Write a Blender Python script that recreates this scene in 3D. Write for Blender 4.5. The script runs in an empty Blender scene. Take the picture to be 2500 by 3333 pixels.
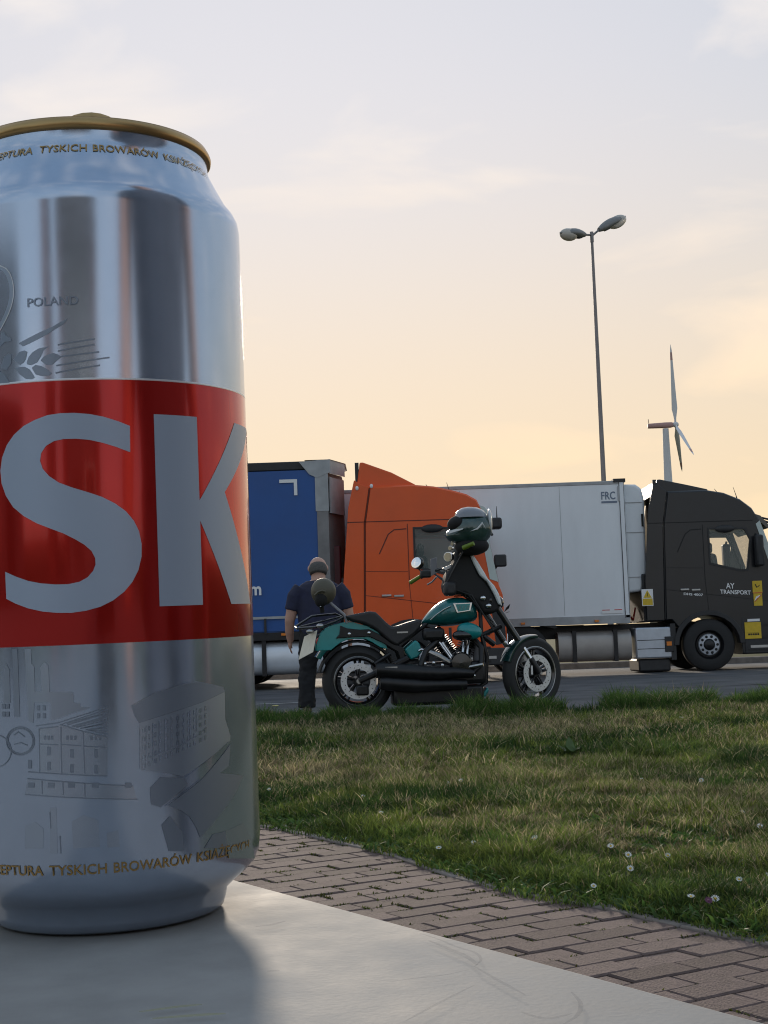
import bpy, bmesh, math, random
import numpy as np
from mathutils import Vector as V, Matrix

random.seed(7)
rng = np.random.default_rng(7)
sc = bpy.context.scene
col = sc.collection
R_ = math.radians

# ------------------------------------------------------------------ camera
F = 4700.0                      # focal length in photo pixels (photo is 2500 x 3333)
PITCH, ROLL, CAMZ = R_(5.15), R_(2.0), 0.78
CAM = V((0, 0, CAMZ))
fw = V((0, math.cos(PITCH), math.sin(PITCH)))
u0 = V((0, -math.sin(PITCH), math.cos(PITCH)))
r0 = V((1, 0, 0))
rt = math.cos(ROLL) * r0 - math.sin(ROLL) * u0
up = math.sin(ROLL) * r0 + math.cos(ROLL) * u0
cd = bpy.data.cameras.new('camera')
cam = bpy.data.objects.new('camera', cd)
col.objects.link(cam)
M = Matrix((rt, up, -fw)).transposed().to_4x4()
M.translation = CAM
cam.matrix_world = M
cd.sensor_fit = 'HORIZONTAL'
cd.sensor_width = 36.0
cd.lens = 36.0 * F / 2500.0
cd.clip_start = 0.01
cd.clip_end = 6000
sc.camera = cam

# ------------------------------------------------------------------ sky, sun, exposure
SUN_AZ, SUN_EL = R_(-6.0), R_(13.0)        # azimuth from +Y, negative = left
SKY_K = (1.075, 1.07, 1.15)
wd = bpy.data.worlds.new('World')
sc.world = wd
wd.use_nodes = True
nt = wd.node_tree
N, L = nt.nodes, nt.links
bg = N['Background']
sky = N.new('ShaderNodeTexSky')
sky.sky_type = 'NISHITA'
sky.sun_disc = False
sky.sun_elevation = SUN_EL
sky.sun_rotation = SUN_AZ
sky.air_density = 1.2
sky.dust_density = 0.9
sky.ozone_density = 2.5
# thin evening cirrus, mixed into the whole sky dome
tc = N.new('ShaderNodeTexCoord')
mp = N.new('ShaderNodeMapping')
mp.inputs['Scale'].default_value = (5.0, 5.0, 17.0)
mp.inputs['Location'].default_value = (0.35, 0.0, 0.9)
L.new(tc.outputs['Generated'], mp.inputs['Vector'])
nz = N.new('ShaderNodeTexNoise')
nz.inputs['Scale'].default_value = 1.1
nz.inputs['Detail'].default_value = 5.0
nz.inputs['Roughness'].default_value = 0.5
nz.inputs['Distortion'].default_value = 0.4
L.new(mp.outputs['Vector'], nz.inputs['Vector'])
cr = N.new('ShaderNodeValToRGB')
cr.color_ramp.elements[0].position = 0.52
cr.color_ramp.elements[0].color = (0, 0, 0, 1)
cr.color_ramp.elements[1].position = 0.70
cr.color_ramp.elements[1].color = (0.75, 0.75, 0.75, 1)
L.new(nz.outputs['Fac'], cr.inputs['Fac'])
# tone curve on the sky colour: bright parts of the dome roll off softly, c / (1 + c / k)
dv = N.new('ShaderNodeVectorMath'); dv.operation = 'DIVIDE'; dv.inputs[1].default_value = SKY_K
ad = N.new('ShaderNodeVectorMath'); ad.operation = 'ADD'; ad.inputs[1].default_value = (1, 1, 1)
gm = N.new('ShaderNodeVectorMath'); gm.operation = 'DIVIDE'
L.new(sky.outputs['Color'], dv.inputs[0]); L.new(dv.outputs[0], ad.inputs[0])
L.new(sky.outputs['Color'], gm.inputs[0]); L.new(ad.outputs[0], gm.inputs[1])
# thicker air towards the horizon, all round the dome, takes out blue
sx_ = N.new('ShaderNodeSeparateXYZ')
L.new(tc.outputs['Generated'], sx_.inputs[0])
hr_ = N.new('ShaderNodeMapRange')
hr_.interpolation_type = 'SMOOTHERSTEP'
hr_.inputs['From Min'].default_value = 0.0
hr_.inputs['From Max'].default_value = 0.45
hr_.inputs['To Min'].default_value = 1.0
hr_.inputs['To Max'].default_value = 0.0
L.new(sx_.outputs['Z'], hr_.inputs['Value'])
SKY_TINT = N.new('ShaderNodeMix')
SKY_TINT.data_type = 'RGBA'
SKY_TINT.blend_type = 'MULTIPLY'
SKY_TINT.inputs['B'].default_value = (1.21, 0.965, 0.62, 1)
sd_ = N.new('ShaderNodeVectorMath'); sd_.operation = 'DOT_PRODUCT'     # strongest round the low sun
sd_.inputs[1].default_value = (math.sin(SUN_AZ), math.cos(SUN_AZ), 0)
L.new(tc.outputs['Generated'], sd_.inputs[0])
sr_ = N.new('ShaderNodeMapRange'); sr_.interpolation_type = 'SMOOTHSTEP'
sr_.inputs['From Min'].default_value = -0.3
sr_.inputs['From Max'].default_value = 0.8
L.new(sd_.outputs['Value'], sr_.inputs['Value'])
sm_ = N.new('ShaderNodeMath'); sm_.operation = 'MULTIPLY'
L.new(hr_.outputs['Result'], sm_.inputs[0]); L.new(sr_.outputs['Result'], sm_.inputs[1])
L.new(sm_.outputs['Value'], SKY_TINT.inputs['Factor'])
mx = N.new('ShaderNodeMix')
mx.data_type = 'RGBA'
mx.inputs['B'].default_value = (1.19, 1.11, 1.06, 1)
L.new(cr.outputs['Color'], mx.inputs['Factor'])
L.new(gm.outputs[0], mx.inputs['A'])
L.new(mx.outputs['Result'], SKY_TINT.inputs['A'])
L.new(SKY_TINT.outputs['Result'], bg.inputs['Color'])
bg.inputs['Strength'].default_value = 0.15

sun_dir = V((math.sin(SUN_AZ) * math.cos(SUN_EL), math.cos(SUN_AZ) * math.cos(SUN_EL), math.sin(SUN_EL)))
sl = bpy.data.lights.new('sun', 'SUN')
sl.energy = 0.6
sl.angle = R_(5.0)
sl.color = (1.0, 0.86, 0.70)
so = bpy.data.objects.new('sun', sl)
so.rotation_mode = 'QUATERNION'
so.rotation_quaternion = sun_dir.to_track_quat('Z', 'Y')
so.location = sun_dir * 50
col.objects.link(so)

vs = sc.view_settings
vs.view_transform = 'Standard'
vs.look = 'None'
vs.gamma = 1.0
vs.exposure = 2.42
sc.cycles.use_denoising = True
sc.cycles.filter_width = 1.1
sc.cycles.max_bounces = 8
sc.cycles.caustics_reflective = False
sc.cycles.caustics_refractive = False

# ------------------------------------------------------------------ pixel -> place helpers
def ray(px, py):
    return rt * ((px - 1250) / F) + up * ((1666.5 - py) / F) + fw

def on_z(px, py, z=0.0):
    d = ray(px, py)
    return CAM + d * ((z - CAMZ) / d.z)

def on_y(px, py, Y):
    d = ray(px, py)
    return CAM + d * (Y / d.y)

def project(p):
    d = V(p) - CAM
    w = d.dot(fw)
    return 1250 + F * d.dot(rt) / w, 1666.5 - F * d.dot(up) / w, w

def crop(x0, y0, s):
    return lambda x, y: (x0 + s * x, y0 + s * y)

# ------------------------------------------------------------------ materials
MATS = {}
def mat(name, c, rough=0.5, metal=0.0, var=0.0, vscale=8.0, bump=0.0, bscale=60.0, coat=0.0, c2=None, alpha=1.0, trans=0.0, spec=None, detail=5.0, vstretch=None):
    if name in MATS:
        return MATS[name]
    m = bpy.data.materials.new(name)
    m.use_nodes = True
    n, l = m.node_tree.nodes, m.node_tree.links
    p = n['Principled BSDF']
    p.inputs['Base Color'].default_value = (*c, 1)
    p.inputs['Roughness'].default_value = rough
    p.inputs['Metallic'].default_value = metal
    p.inputs['Coat Weight'].default_value = coat
    p.inputs['Coat Roughness'].default_value = 0.06
    p.inputs['Alpha'].default_value = alpha
    p.inputs['Transmission Weight'].default_value = trans
    if spec is not None:
        p.inputs['Specular IOR Level'].default_value = spec
    if var or c2:
        t = n.new('ShaderNodeTexCoord')
        z = n.new('ShaderNodeTexNoise')
        z.inputs['Scale'].default_value = vscale
        z.inputs['Detail'].default_value = detail
        z.inputs['Roughness'].default_value = 0.6
        if vstretch:
            q = n.new('ShaderNodeMapping')
            q.inputs['Scale'].default_value = vstretch
            l.new(t.outputs['Object'], q.inputs['Vector'])
            l.new(q.outputs['Vector'], z.inputs['Vector'])
        else:
            l.new(t.outputs['Object'], z.inputs['Vector'])
        r = n.new('ShaderNodeValToRGB')
        r.color_ramp.elements[0].position = 0.32
        r.color_ramp.elements[1].position = 0.68
        a = tuple(max(0, x * (1 - var)) for x in c)
        b = c2 or tuple(min(1, x * (1 + var)) for x in c)
        r.color_ramp.elements[0].color = (*a, 1)
        r.color_ramp.elements[1].color = (*b, 1)
        l.new(z.outputs['Fac'], r.inputs['Fac'])
        l.new(r.outputs['Color'], p.inputs['Base Color'])
        # a little wear in the gloss as well
        mr = n.new('ShaderNodeMapRange')
        mr.inputs['To Min'].default_value = max(0.02, rough * 0.8)
        mr.inputs['To Max'].default_value = min(1, rough * 1.25)
        l.new(z.outputs['Fac'], mr.inputs['Value'])
        l.new(mr.outputs['Result'], p.inputs['Roughness'])
    if bump:
        t = n.new('ShaderNodeTexCoord')
        z = n.new('ShaderNodeTexNoise')
        z.inputs['Scale'].default_value = bscale
        z.inputs['Detail'].default_value = 4
        l.new(t.outputs['Object'], z.inputs['Vector'])
        bm_ = n.new('ShaderNodeBump')
        bm_.inputs['Strength'].default_value = bump
        bm_.inputs['Distance'].default_value = 0.01
        l.new(z.outputs['Fac'], bm_.inputs['Height'])
        l.new(bm_.outputs['Normal'], p.inputs['Normal'])
    MATS[name] = m
    return m

# ------------------------------------------------------------------ mesh builder
class MB:
    def __init__(s, M=None):
        s.v, s.f, s.M = [], [], M
    def _add(s, vs, fs):
        o = len(s.v)
        s.v += [tuple(s.M @ V(p)) if s.M else tuple(p) for p in vs]
        s.f += [tuple(i + o for i in f) for f in fs]
        return s
    def box(s, c, d, R=None):
        x, y, z = d[0] / 2, d[1] / 2, d[2] / 2
        vs = [V((i * x, j * y, k * z)) for i in (-1, 1) for j in (-1, 1) for k in (-1, 1)]
        if R: vs = [R @ p for p in vs]
        vs = [p + V(c) for p in vs]
        return s._add(vs, [(0, 1, 3, 2), (4, 6, 7, 5), (0, 4, 5, 1), (2, 3, 7, 6), (0, 2, 6, 4), (1, 5, 7, 3)])
    def b2(s, a, b):      # box by two corners
        a, b = V(a), V(b)
        return s.box((a + b) / 2, [abs(q) for q in (b - a)])
    def prism(s, poly, y0, y1, f0=1.0, f1=1.0):      # polygon in (x,z), extruded along y
        n = len(poly)
        vs = [(x, y0, z) for x, z in poly] + [(x, y1, z) for x, z in poly]
        return s._add(vs, [tuple(range(n)), tuple(range(2 * n - 1, n - 1, -1))] + [(i, i + n, (i + 1) % n + n, (i + 1) % n) for i in range(n)])
    def plate(s, pts, n, t):          # polygon given as 3D points, thickened along n by t
        n = V(n).normalized() * t
        k = len(pts)
        vs = [V(p) for p in pts] + [V(p) + n for p in pts]
        return s._add(vs, [tuple(range(k)), tuple(range(2 * k - 1, k - 1, -1))] + [(i, i + k, (i + 1) % k + k, (i + 1) % k) for i in range(k)])
    def loft(s, rings, cap=True):
        n = len(rings[0])
        vs = [p for r in rings for p in r]
        fs = []
        for k in range(len(rings) - 1):
            for i in range(n):
                j = (i + 1) % n
                fs.append((k * n + i, k * n + j, (k + 1) * n + j, (k + 1) * n + i))
        if cap:
            fs.append(tuple(range(n - 1, -1, -1)))
            fs.append(tuple(range((len(rings) - 1) * n, len(rings) * n)))
        return s._add(vs, fs)
    def tube(s, pts, r, n=10, flat=1.0, cap=True):
        pts = [V(p) for p in pts]
        rs = r if isinstance(r, (list, tuple)) else [r] * len(pts)
        rings, prev = [], None
        for i, p in enumerate(pts):
            a = pts[max(i - 1, 0)]
            b = pts[min(i + 1, len(pts) - 1)]
            t = (b - a).normalized()
            if prev is None:
                ref = V((0, 1, 0)) if abs(t.y) < 0.9 else V((1, 0, 0))
                x = t.cross(ref).normalized()
            else:
                x = (prev - t * prev.dot(t)).normalized()
            prev = x
            y = t.cross(x)
            rings.append([p + (x * math.cos(q) + y * math.sin(q) * flat) * rs[i] for q in [2 * math.pi * k / n for k in range(n)]])
        return s.loft(rings, cap)
    def lathe(s, prof, n=32, c=(0, 0, 0), axis='y', closed=False, R=None):   # prof: (r, t)
        c = V(c)
        vs = []
        for k in range(n):
            q = 2 * math.pi * k / n
            for r, t in prof:
                p = V((r * math.cos(q), t, r * math.sin(q))) if axis == 'y' else V((r * math.cos(q), r * math.sin(q), t)) if axis == 'z' else V((t, r * math.cos(q), r * math.sin(q)))
                if R: p = R @ p
                vs.append(p + c)
        m = len(prof)
        fs = []
        for k in range(n):
            j = (k + 1) % n
            for i in range(m if closed else m - 1):
                i2 = (i + 1) % m
                fs.append((k * m + i, k * m + i2, j * m + i2, j * m + i))
        return s._add(vs, fs)
    def ell(s, c, r, n=16, m=10, R=None, z0=-1.0, z1=1.0):
        rings = []
        a0, a1 = math.asin(z0), math.asin(z1)
        for k in range(m + 1):
            a = a0 + (a1 - a0) * k / m
            ring = []
            for i in range(n):
                q = 2 * math.pi * i / n
                p = V((r[0] * max(math.cos(a), 1e-4) * math.cos(q), r[1] * max(math.cos(a), 1e-4) * math.sin(q), r[2] * math.sin(a)))
                if R: p = R @ p
                ring.append(p + V(c))
            rings.append(ring)
        return s.loft(rings)
    def build(s, name, m, parent=None, bevel=0.0, ang=35, seg=2, recalc=True, remesh=0.0):
        me = bpy.data.meshes.new(name)
        me.from_pydata(s.v, [], s.f)
        if recalc:
            b = bmesh.new()
            b.from_mesh(me)
            bmesh.ops.recalc_face_normals(b, faces=b.faces)
            b.to_mesh(me)
            b.free()
        me.shade_smooth()
        me.set_sharp_from_angle(angle=R_(ang))
        if isinstance(m, str): m = MATS[m]
        me.materials.append(m)
        o = bpy.data.objects.new(name, me)
        col.objects.link(o)
        if parent: o.parent = parent
        if remesh:
            q = o.modifiers.new('remesh', 'REMESH')
            q.mode = 'VOXEL'
            q.voxel_size = remesh
            q.use_smooth_shade = True
            q = o.modifiers.new('smooth', 'SMOOTH')
            q.iterations = 4
        if bevel:
            q = o.modifiers.new('bevel', 'BEVEL')
            q.width = bevel
            q.segments = seg
            q.limit_method = 'ANGLE'
            q.angle_limit = R_(40)
            q.harden_normals = False
        return o

def tag(o, label=None, cat=None, group=None, kind=None):
    if label: o['label'] = label
    if cat: o['category'] = cat
    if group: o['group'] = group
    if kind: o['kind'] = kind
    return o

def thing(name, label, cat, loc=(0, 0, 0), rz=0.0, group=None):
    o = bpy.data.objects.new(name, None)
    col.objects.link(o)
    o.location = loc
    o.rotation_euler = (0, 0, rz)
    o.empty_display_size = 0.1
    return tag(o, label, cat, group)

def kids(o):
    return [c for c in bpy.data.objects if c.parent == o]

def copy_tree(o, parent=None):
    c = o.copy()
    col.objects.link(c)
    if parent: c.parent = parent
    for k in kids(o):
        copy_tree(k, c)
    return c

# flat outlines and lettering as 2D triangle meshes
def mesh2d_from_curve(cu):
    o = bpy.data.objects.new('tmp', cu)
    me = bpy.data.meshes.new_from_object(o)
    bpy.data.objects.remove(o)
    vs = [(p.co.x, p.co.y) for p in me.vertices]
    fs = [tuple(p.vertices) for p in me.polygons]
    bpy.data.meshes.remove(me)
    return vs, fs

def text2d(body, bold=0.0):
    cu = bpy.data.curves.new('txt', 'FONT')
    cu.body = body
    cu.size = 1.0
    cu.resolution_u = 3
    cu.offset = bold
    return mesh2d_from_curve(cu)

def poly2d(polys):
    cu = bpy.data.curves.new('pl', 'CURVE')
    cu.dimensions = '2D'
    cu.fill_mode = 'BOTH'
    for p in polys:
        sp = cu.splines.new('POLY')
        sp.points.add(len(p) - 1)
        for q, (x, y) in zip(sp.points, p):
            q.co = (x, y, 0, 1)
        sp.use_cyclic_u = True
    return mesh2d_from_curve(cu)

def bounds(vs):
    xs = [a for a, b in vs]; ys = [b for a, b in vs]
    return min(xs), max(xs), min(ys), max(ys)

def flat_text(name, body, m, parent, o, ux, uz, width, height=None, bold=0.02):
    """lettering lying in the plane (o, ux, uz), scaled to the given width"""
    vs, fs = text2d(body, bold)
    x0, x1, y0, y1 = bounds(vs)
    sx = width / (x1 - x0)
    sy = (height / (y1 - y0)) if height else sx
    b = MB()
    b._add([V(o) + V(ux) * (x - x0) * sx + V(uz) * (y - y0) * sy for x, y in vs], fs)
    return b.build(name, m, parent, recalc=False)

# ------------------------------------------------------------------ palette
mat('asphalt', (0.085, 0.088, 0.095), 0.85, var=0.25, vscale=1.2, bump=0.4, bscale=90, c2=(0.13, 0.13, 0.135), spec=0.12)
mat('tar', (0.03, 0.03, 0.032), 0.6)
mat('road_paint', (0.45, 0.45, 0.44), 0.7, var=0.2, vscale=30)
mat('field', (0.05, 0.06, 0.02), 0.95, spec=0.05, var=0.4, vscale=0.05)
mat('soil', (0.105, 0.085, 0.062), 0.95, var=0.4, vscale=9, bump=0.6, bscale=50)
mat('lawn_soil', (0.075, 0.085, 0.035), 0.95, var=0.5, vscale=6, bump=0.8, bscale=30)
mat('kerb', (0.20, 0.175, 0.16), 0.95, spec=0.1, var=0.25, vscale=6, bump=0.4, bscale=80)
mat('rubber', (0.018, 0.018, 0.019), 0.75, var=0.3, vscale=12, bump=0.15, bscale=120)
mat('black_plastic', (0.022, 0.022, 0.024), 0.55, var=0.3, vscale=10)
mat('black_metal', (0.015, 0.015, 0.017), 0.38, 0.3, var=0.3, vscale=14)
mat('black_gloss', (0.008, 0.008, 0.010), 0.22, coat=0.6)
mat('chrome', (0.62, 0.63, 0.65), 0.16, 1.0, var=0.1, vscale=20)
mat('steel', (0.42, 0.42, 0.42), 0.36, 1.0, var=0.15, vscale=6)
mat('disc_steel', (0.62, 0.64, 0.68), 0.32, 0.75, var=0.1, vscale=40)
mat('glass_dark', (0.02, 0.025, 0.025), 0.05, 0.0, spec=0.7)

# ================================================================== SETTING
YAW = R_(6.0)                                  # direction of the kerb and the parked bike
ku = V((math.cos(YAW), math.sin(YAW), 0))
kn = V((-math.sin(YAW), math.cos(YAW), 0))      # away from the camera
GZ = 0.12                                       # level of the lawn's far side, kerb and bike
K0 = on_z(1165, 2334, GZ) + kn * -0.16        # a point on the kerb's far edge
def kerb_t(p): return (V((p[0], p[1], 0)) - V((K0.x, K0.y, 0))).dot(kn)
def asphalt_z(p):
    t = kerb_t(p)
    return GZ * max(0.0, min(1.0, 1 - t / 4.0))

# the wide flat land
g = MB()
g._add([(-3000, -3000, -0.06), (3000, -3000, -0.06), (3000, 5000, -0.06), (-3000, 5000, -0.06)], [(0, 1, 2, 3)])
tag(g.build('ground', 'field', recalc=False), kind='structure')

a = MB()
ts = [0, .5, 1, 1.5, 2, 2.5, 3, 3.5, 4, 8, 22]
ss = [-45, -20, -10, -5, 0, 5, 10, 20, 45]
vs_, fs_ = [], []
for t in ts:
    for s_ in ss:
        p = V((K0.x, K0.y, 0)) + ku * s_ + kn * t
        vs_.append((p.x, p.y, GZ * max(0.0, 1 - t / 4.0)))
n_ = len(ss)
for i in range(len(ts) - 1):
    for j in range(n_ - 1):
        fs_.append((i * n_ + j, i * n_ + j + 1, (i + 1) * n_ + j + 1, (i + 1) * n_ + j))
a._add(vs_, fs_)
tag(a.build('parking_lot', 'asphalt', recalc=False), kind='structure')

# path edge against the grass (x, y), traced and extended
EDGE = [(-4.2, 12.6), (-2.6, 9.9), (-1.5, 7.95), (-.577, 6.328), (-.29, 5.855), (.012, 5.28), (.207, 4.758), (.376, 4.434), (.607, 4.136), (.762, 3.843), (.905, 3.624), (1.6, 2.55), (2.6, 1.0), (4.6, -2.2)]
EDGE = [(x, y + .085) for x, y in EDGE]
def edge_y(x):
    return float(np.interp(x, [e[0] for e in EDGE], [e[1] for e in EDGE]))
def far_y(x):        # near side of the kerb stones
    q = V((K0.x, K0.y, 0)) + kn * -0.30
    return q.y + (x - q.x) * math.tan(YAW)
def lawn_z(x, y):
    y0, y1 = edge_y(x), far_y(x)
    k = max(0.0, min(1.0, (y - y0) / max(0.3, y1 - y0)))
    return 0.005 + (GZ - .005) * k ** 0.8 + 0.02 * math.sin(x * 2.1 + y) * math.sin(y * 1.3) * k * (1 - k) * 4

lw = MB()
xs = np.linspace(-3.9, 4.5, 70)
rows = 46
vs_, fs_ = [], []
for x in xs:
    y0, y1 = edge_y(x), far_y(x)
    for k in range(rows):
        y = y0 + (y1 - y0) * k / (rows - 1)
        vs_.append((x, y, lawn_z(x, y) + 0.006 * math.sin(x * 17 + y * 9)))
for i in range(len(xs) - 1):
    for k in range(rows - 1):
        fs_.append((i * rows + k, (i + 1) * rows + k, (i + 1) * rows + k + 1, i * rows + k + 1))
lw._add(vs_, fs_)
tag(lw.build('lawn', 'lawn_soil', recalc=False), kind='structure')

# kerb stones along the lot, each its own piece
kb = tag(MB()._add([tuple(V((K0.x, K0.y, GZ - .09)) + ku * s_ + kn * t) for s_, t in ((-6, -.3), (9, -.3), (9, -.0), (-6, -.0))], [(0, 1, 2, 3)]).build('kerb', 'soil', recalc=False), kind='structure')
km = None
for i in range(15):
    m_ = V((K0.x, K0.y, 0)) + ku * (-5.5 + i) + kn * -0.15
    if km is None:
        st = MB().box((0, 0, 0), (0.985, 0.285, 0.16)).build('kerb_stone', 'kerb', kb, bevel=0.012)
        km = st
    else:
        st = km.copy(); col.objects.link(st)
    st.parent = kb
    st.location = (m_.x, m_.y, GZ - .072 + random.uniform(-.003, .004))
    st.rotation_euler = (random.uniform(-.004, .004), 0, YAW)

# painted line and tar seam on the lot
ln = MB()
p0, p1 = on_z(760, 2296, 0.0), on_z(996, 2288, 0.0)
ln._add([(p0.x - 6, p0.y, .005), (p1.x, p1.y, .005), (p1.x, p1.y + .12, .005), (p0.x - 6, p0.y + .12, .005)], [(0, 1, 2, 3)])
tag(ln.build('road_marking', 'road_paint', recalc=False), kind='structure')
p0, p1 = on_z(1500, 2262, 0.0), on_z(2500, 2227, 0.0)
ln = MB()
for i in range(40):
    k0, k1 = i / 40, (i + 1) / 40
    a_, b_ = p0.lerp(p1 + (p1 - p0) * 1.5, k0), p0.lerp(p1 + (p1 - p0) * 1.5, k1)
    w0, w1 = 0.05 + 0.03 * math.sin(i * 1.7), 0.05 + 0.03 * math.sin(i * 1.7 + 1.7)
    ln._add([(a_.x, a_.y - w0, .005), (b_.x, b_.y - w1, .005), (b_.x, b_.y + w1, .005), (a_.x, a_.y + w0, .005)], [(0, 1, 2, 3)])
tag(ln.build('road_seam', 'tar', recalc=False), kind='structure')

# raised island kerb behind the lorries
isl = MB()
isl.b2((-40, 34.0, -.05), (40, 34.3, .14))
tag(isl.build('island_kerb', 'kerb', bevel=0.02), kind='structure')
isl = MB()
isl.b2((-40, 34.3, -.05), (40, 60, .12))
tag(isl.build('island_verge', 'field'), kind='structure')

# ---- brick path
mat('paver', (0.135, 0.098, 0.090), 0.95, spec=0.15, var=0.25, vscale=22, bump=0.5, bscale=160)
def vary_by_object(m, amt):
    n, l = m.node_tree.nodes, m.node_tree.links
    p = n['Principled BSDF']
    src = p.inputs['Base Color'].links[0].from_socket
    oi = n.new('ShaderNodeObjectInfo')
    hs = n.new('ShaderNodeHueSaturation')
    mr = n.new('ShaderNodeMapRange')
    mr.inputs['To Min'].default_value = 1 - amt
    mr.inputs['To Max'].default_value = 1 + amt
    l.new(oi.outputs['Random'], mr.inputs['Value'])
    l.new(mr.outputs['Result'], hs.inputs['Value'])
    l.new(src, hs.inputs['Color'])
    l.new(hs.outputs['Color'], p.inputs['Base Color'])
vary_by_object(MATS['paver'], 0.22)
pm = MB()
bx = [-4.2 - 3.4 * .86, -4.2, 4.6, 4.6 - 3.4 * .86]
pm._add([(e[0], e[1], -.0045) for e in EDGE] + [(e[0] - 3.0, e[1] - 1.75, -.0045) for e in EDGE[::-1]], [tuple(range(2 * len(EDGE)))])
path = tag(pm.build('path', 'soil', recalc=False), kind='structure')
PA = R_(31.0)
e1, e2 = V((math.cos(PA), math.sin(PA), 0)), V((-math.sin(PA), math.cos(PA), 0))
P00 = V((.629, 3.151, 0))
cand = []
def edge_dist(x, y):         # >0 on the path side
    return (edge_y(x) - y) * 0.52
for i in range(-32, 40):
    for j in range(-45, 60):
        c = P00 + e1 * (0.2 * (i + 0.5) + (0.1 if j % 2 else 0.0)) + e2 * (0.1 * (j + 0.5))
        d = edge_dist(c.x, c.y)
        if -0.07 < d < 1.75 and 0.4 < c.y < 9.5 and -3.5 < c.x < 2.2:
            q = project(c) if c.y > 0.8 else (1e6, 1e6, 1)
            vis = -250 < q[0] < 2750 and q[1] < 3600
            cand.append((not vis, c.y, c))
cand.sort(key=lambda q: (q[0], q[1]))
def paver_mesh():
    b = bmesh.new()
    bmesh.ops.create_cube(b, size=1)
    bmesh.ops.scale(b, vec=(0.1955, 0.0955, 0.06), verts=b.verts)
    top = [e for e in b.edges if all(q.co.z > 0 for q in e.verts)]
    bmesh.ops.bevel(b, geom=top, offset=0.004, segments=1, affect='EDGES')
    me = bpy.data.meshes.new('paver')
    b.to_mesh(me); b.free()
    me.materials.append(MATS['paver'])
    return me
pme = paver_mesh()
rest = MB()
pb = [tuple(v.co) for v in pme.vertices]
pf = [tuple(p.vertices) for p in pme.polygons]
for k, (_, _, c) in enumerate(cand):
    z = -0.030 + random.uniform(-.0025, .003)
    rx, ry, rz = random.uniform(-.010, .010), random.uniform(-.007, .007), PA + random.uniform(-.008, .008)
    if k < 300:
        o = bpy.data.objects.new('paver', pme)
        col.objects.link(o)
        o.parent = path
        o.location = (c.x, c.y, z)
        o.rotation_euler = (rx, ry, rz)
    else:
        mm = Matrix.Translation((c.x, c.y, z)) @ Matrix.Rotation(rz, 4, 'Z') @ Matrix.Rotation(rx, 4, 'X')
        rest._add([mm @ V(q) for q in pb], pf)
ro_ = rest.build('far_pavers', 'paver', path, recalc=False)
ro_['kind'] = 'stuff'

# concrete edging stones between path and lawn
for i in range(3, len(EDGE) - 3):
    a_, b_ = V((*EDGE[i], 0)), V((*EDGE[i + 1], 0))
    d = b_ - a_
    o = MB().box((0, 0, 0), (d.length - .006, .05, .08)).build('edging_stone', 'kerb', path, bevel=0.006)
    m_ = (a_ + b_) / 2
    o.location = (m_.x, m_.y, -.034)
    o.rotation_euler = (0, 0, math.atan2(d.y, d.x))

# ---- grass blades
def nz2(x, y, s, ph=0.0):
    return (np.sin(x * s + 1.3 * np.sin(y * s * .7 + ph) + ph) + np.sin(y * s * 1.1 + 1.7 * np.sin(x * s * .6 + 2 * ph)) + .6 * np.sin((x + y) * s * 1.9 + ph * 3)) / 2.6

def blades(px, py, pz, h, w, lean, colr):
    n = len(px)
    th = rng.uniform(0, 2 * np.pi, n)
    ld = rng.uniform(0, 2 * np.pi, n)
    ca, sa = np.cos(th) * w / 2, np.sin(th) * w / 2
    lx, ly = np.cos(ld) * lean * h, np.sin(ld) * lean * h
    co = np.zeros((n, 5, 3), np.float32)
    co[:, 0] = np.stack([px - ca, py - sa, pz - .004], 1)
    co[:, 1] = np.stack([px + ca, py + sa, pz - .004], 1)
    mxx, myy = px + lx * .35, py + ly * .35
    hz = h * np.clip(1 - lean * .35, .35, 1)
    co[:, 2] = np.stack([mxx + ca * .8, myy + sa * .8, pz + hz * .6], 1)
    co[:, 3] = np.stack([mxx - ca * .8, myy - sa * .8, pz + hz * .6], 1)
    co[:, 4] = np.stack([px + lx, py + ly, pz + hz], 1)
    base = (np.arange(n) * 5)[:, None]
    loops = np.concatenate([base + np.array([[0, 1, 2, 3]]), base + np.array([[3, 2, 4]])], 1).astype(np.int32)
    return co.reshape(-1, 3), loops.reshape(-1), np.repeat(colr, 5, axis=0)

def grass_object(name, parts, m):
    co = np.concatenate([p[0] for p in parts])
    off, lp = 0, []
    for p in parts:
        lp.append(p[1] + off); off += len(p[0])
    lp = np.concatenate(lp)
    cl = np.concatenate([p[2] for p in parts])
    nb = len(co) // 5
    me = bpy.data.meshes.new(name)
    me.vertices.add(len(co))
    me.vertices.foreach_set('co', co.reshape(-1).astype(np.float32))
    me.loops.add(len(lp))
    me.loops.foreach_set('vertex_index', lp.astype(np.int32))
    me.polygons.add(nb * 2)
    st = np.stack([np.arange(nb) * 7, np.arange(nb) * 7 + 4], 1).reshape(-1)
    me.polygons.foreach_set('loop_start', st.astype(np.int32))
    me.update(calc_edges=True)
    at = me.color_attributes.new('tint', 'FLOAT_COLOR', 'POINT')
    at.data.foreach_set('color', np.concatenate([cl, np.ones((len(cl), 1))], 1).astype(np.float32).reshape(-1))
    me.materials.append(m)
    o = bpy.data.objects.new(name, me)
    col.objects.link(o)
    return o

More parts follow.
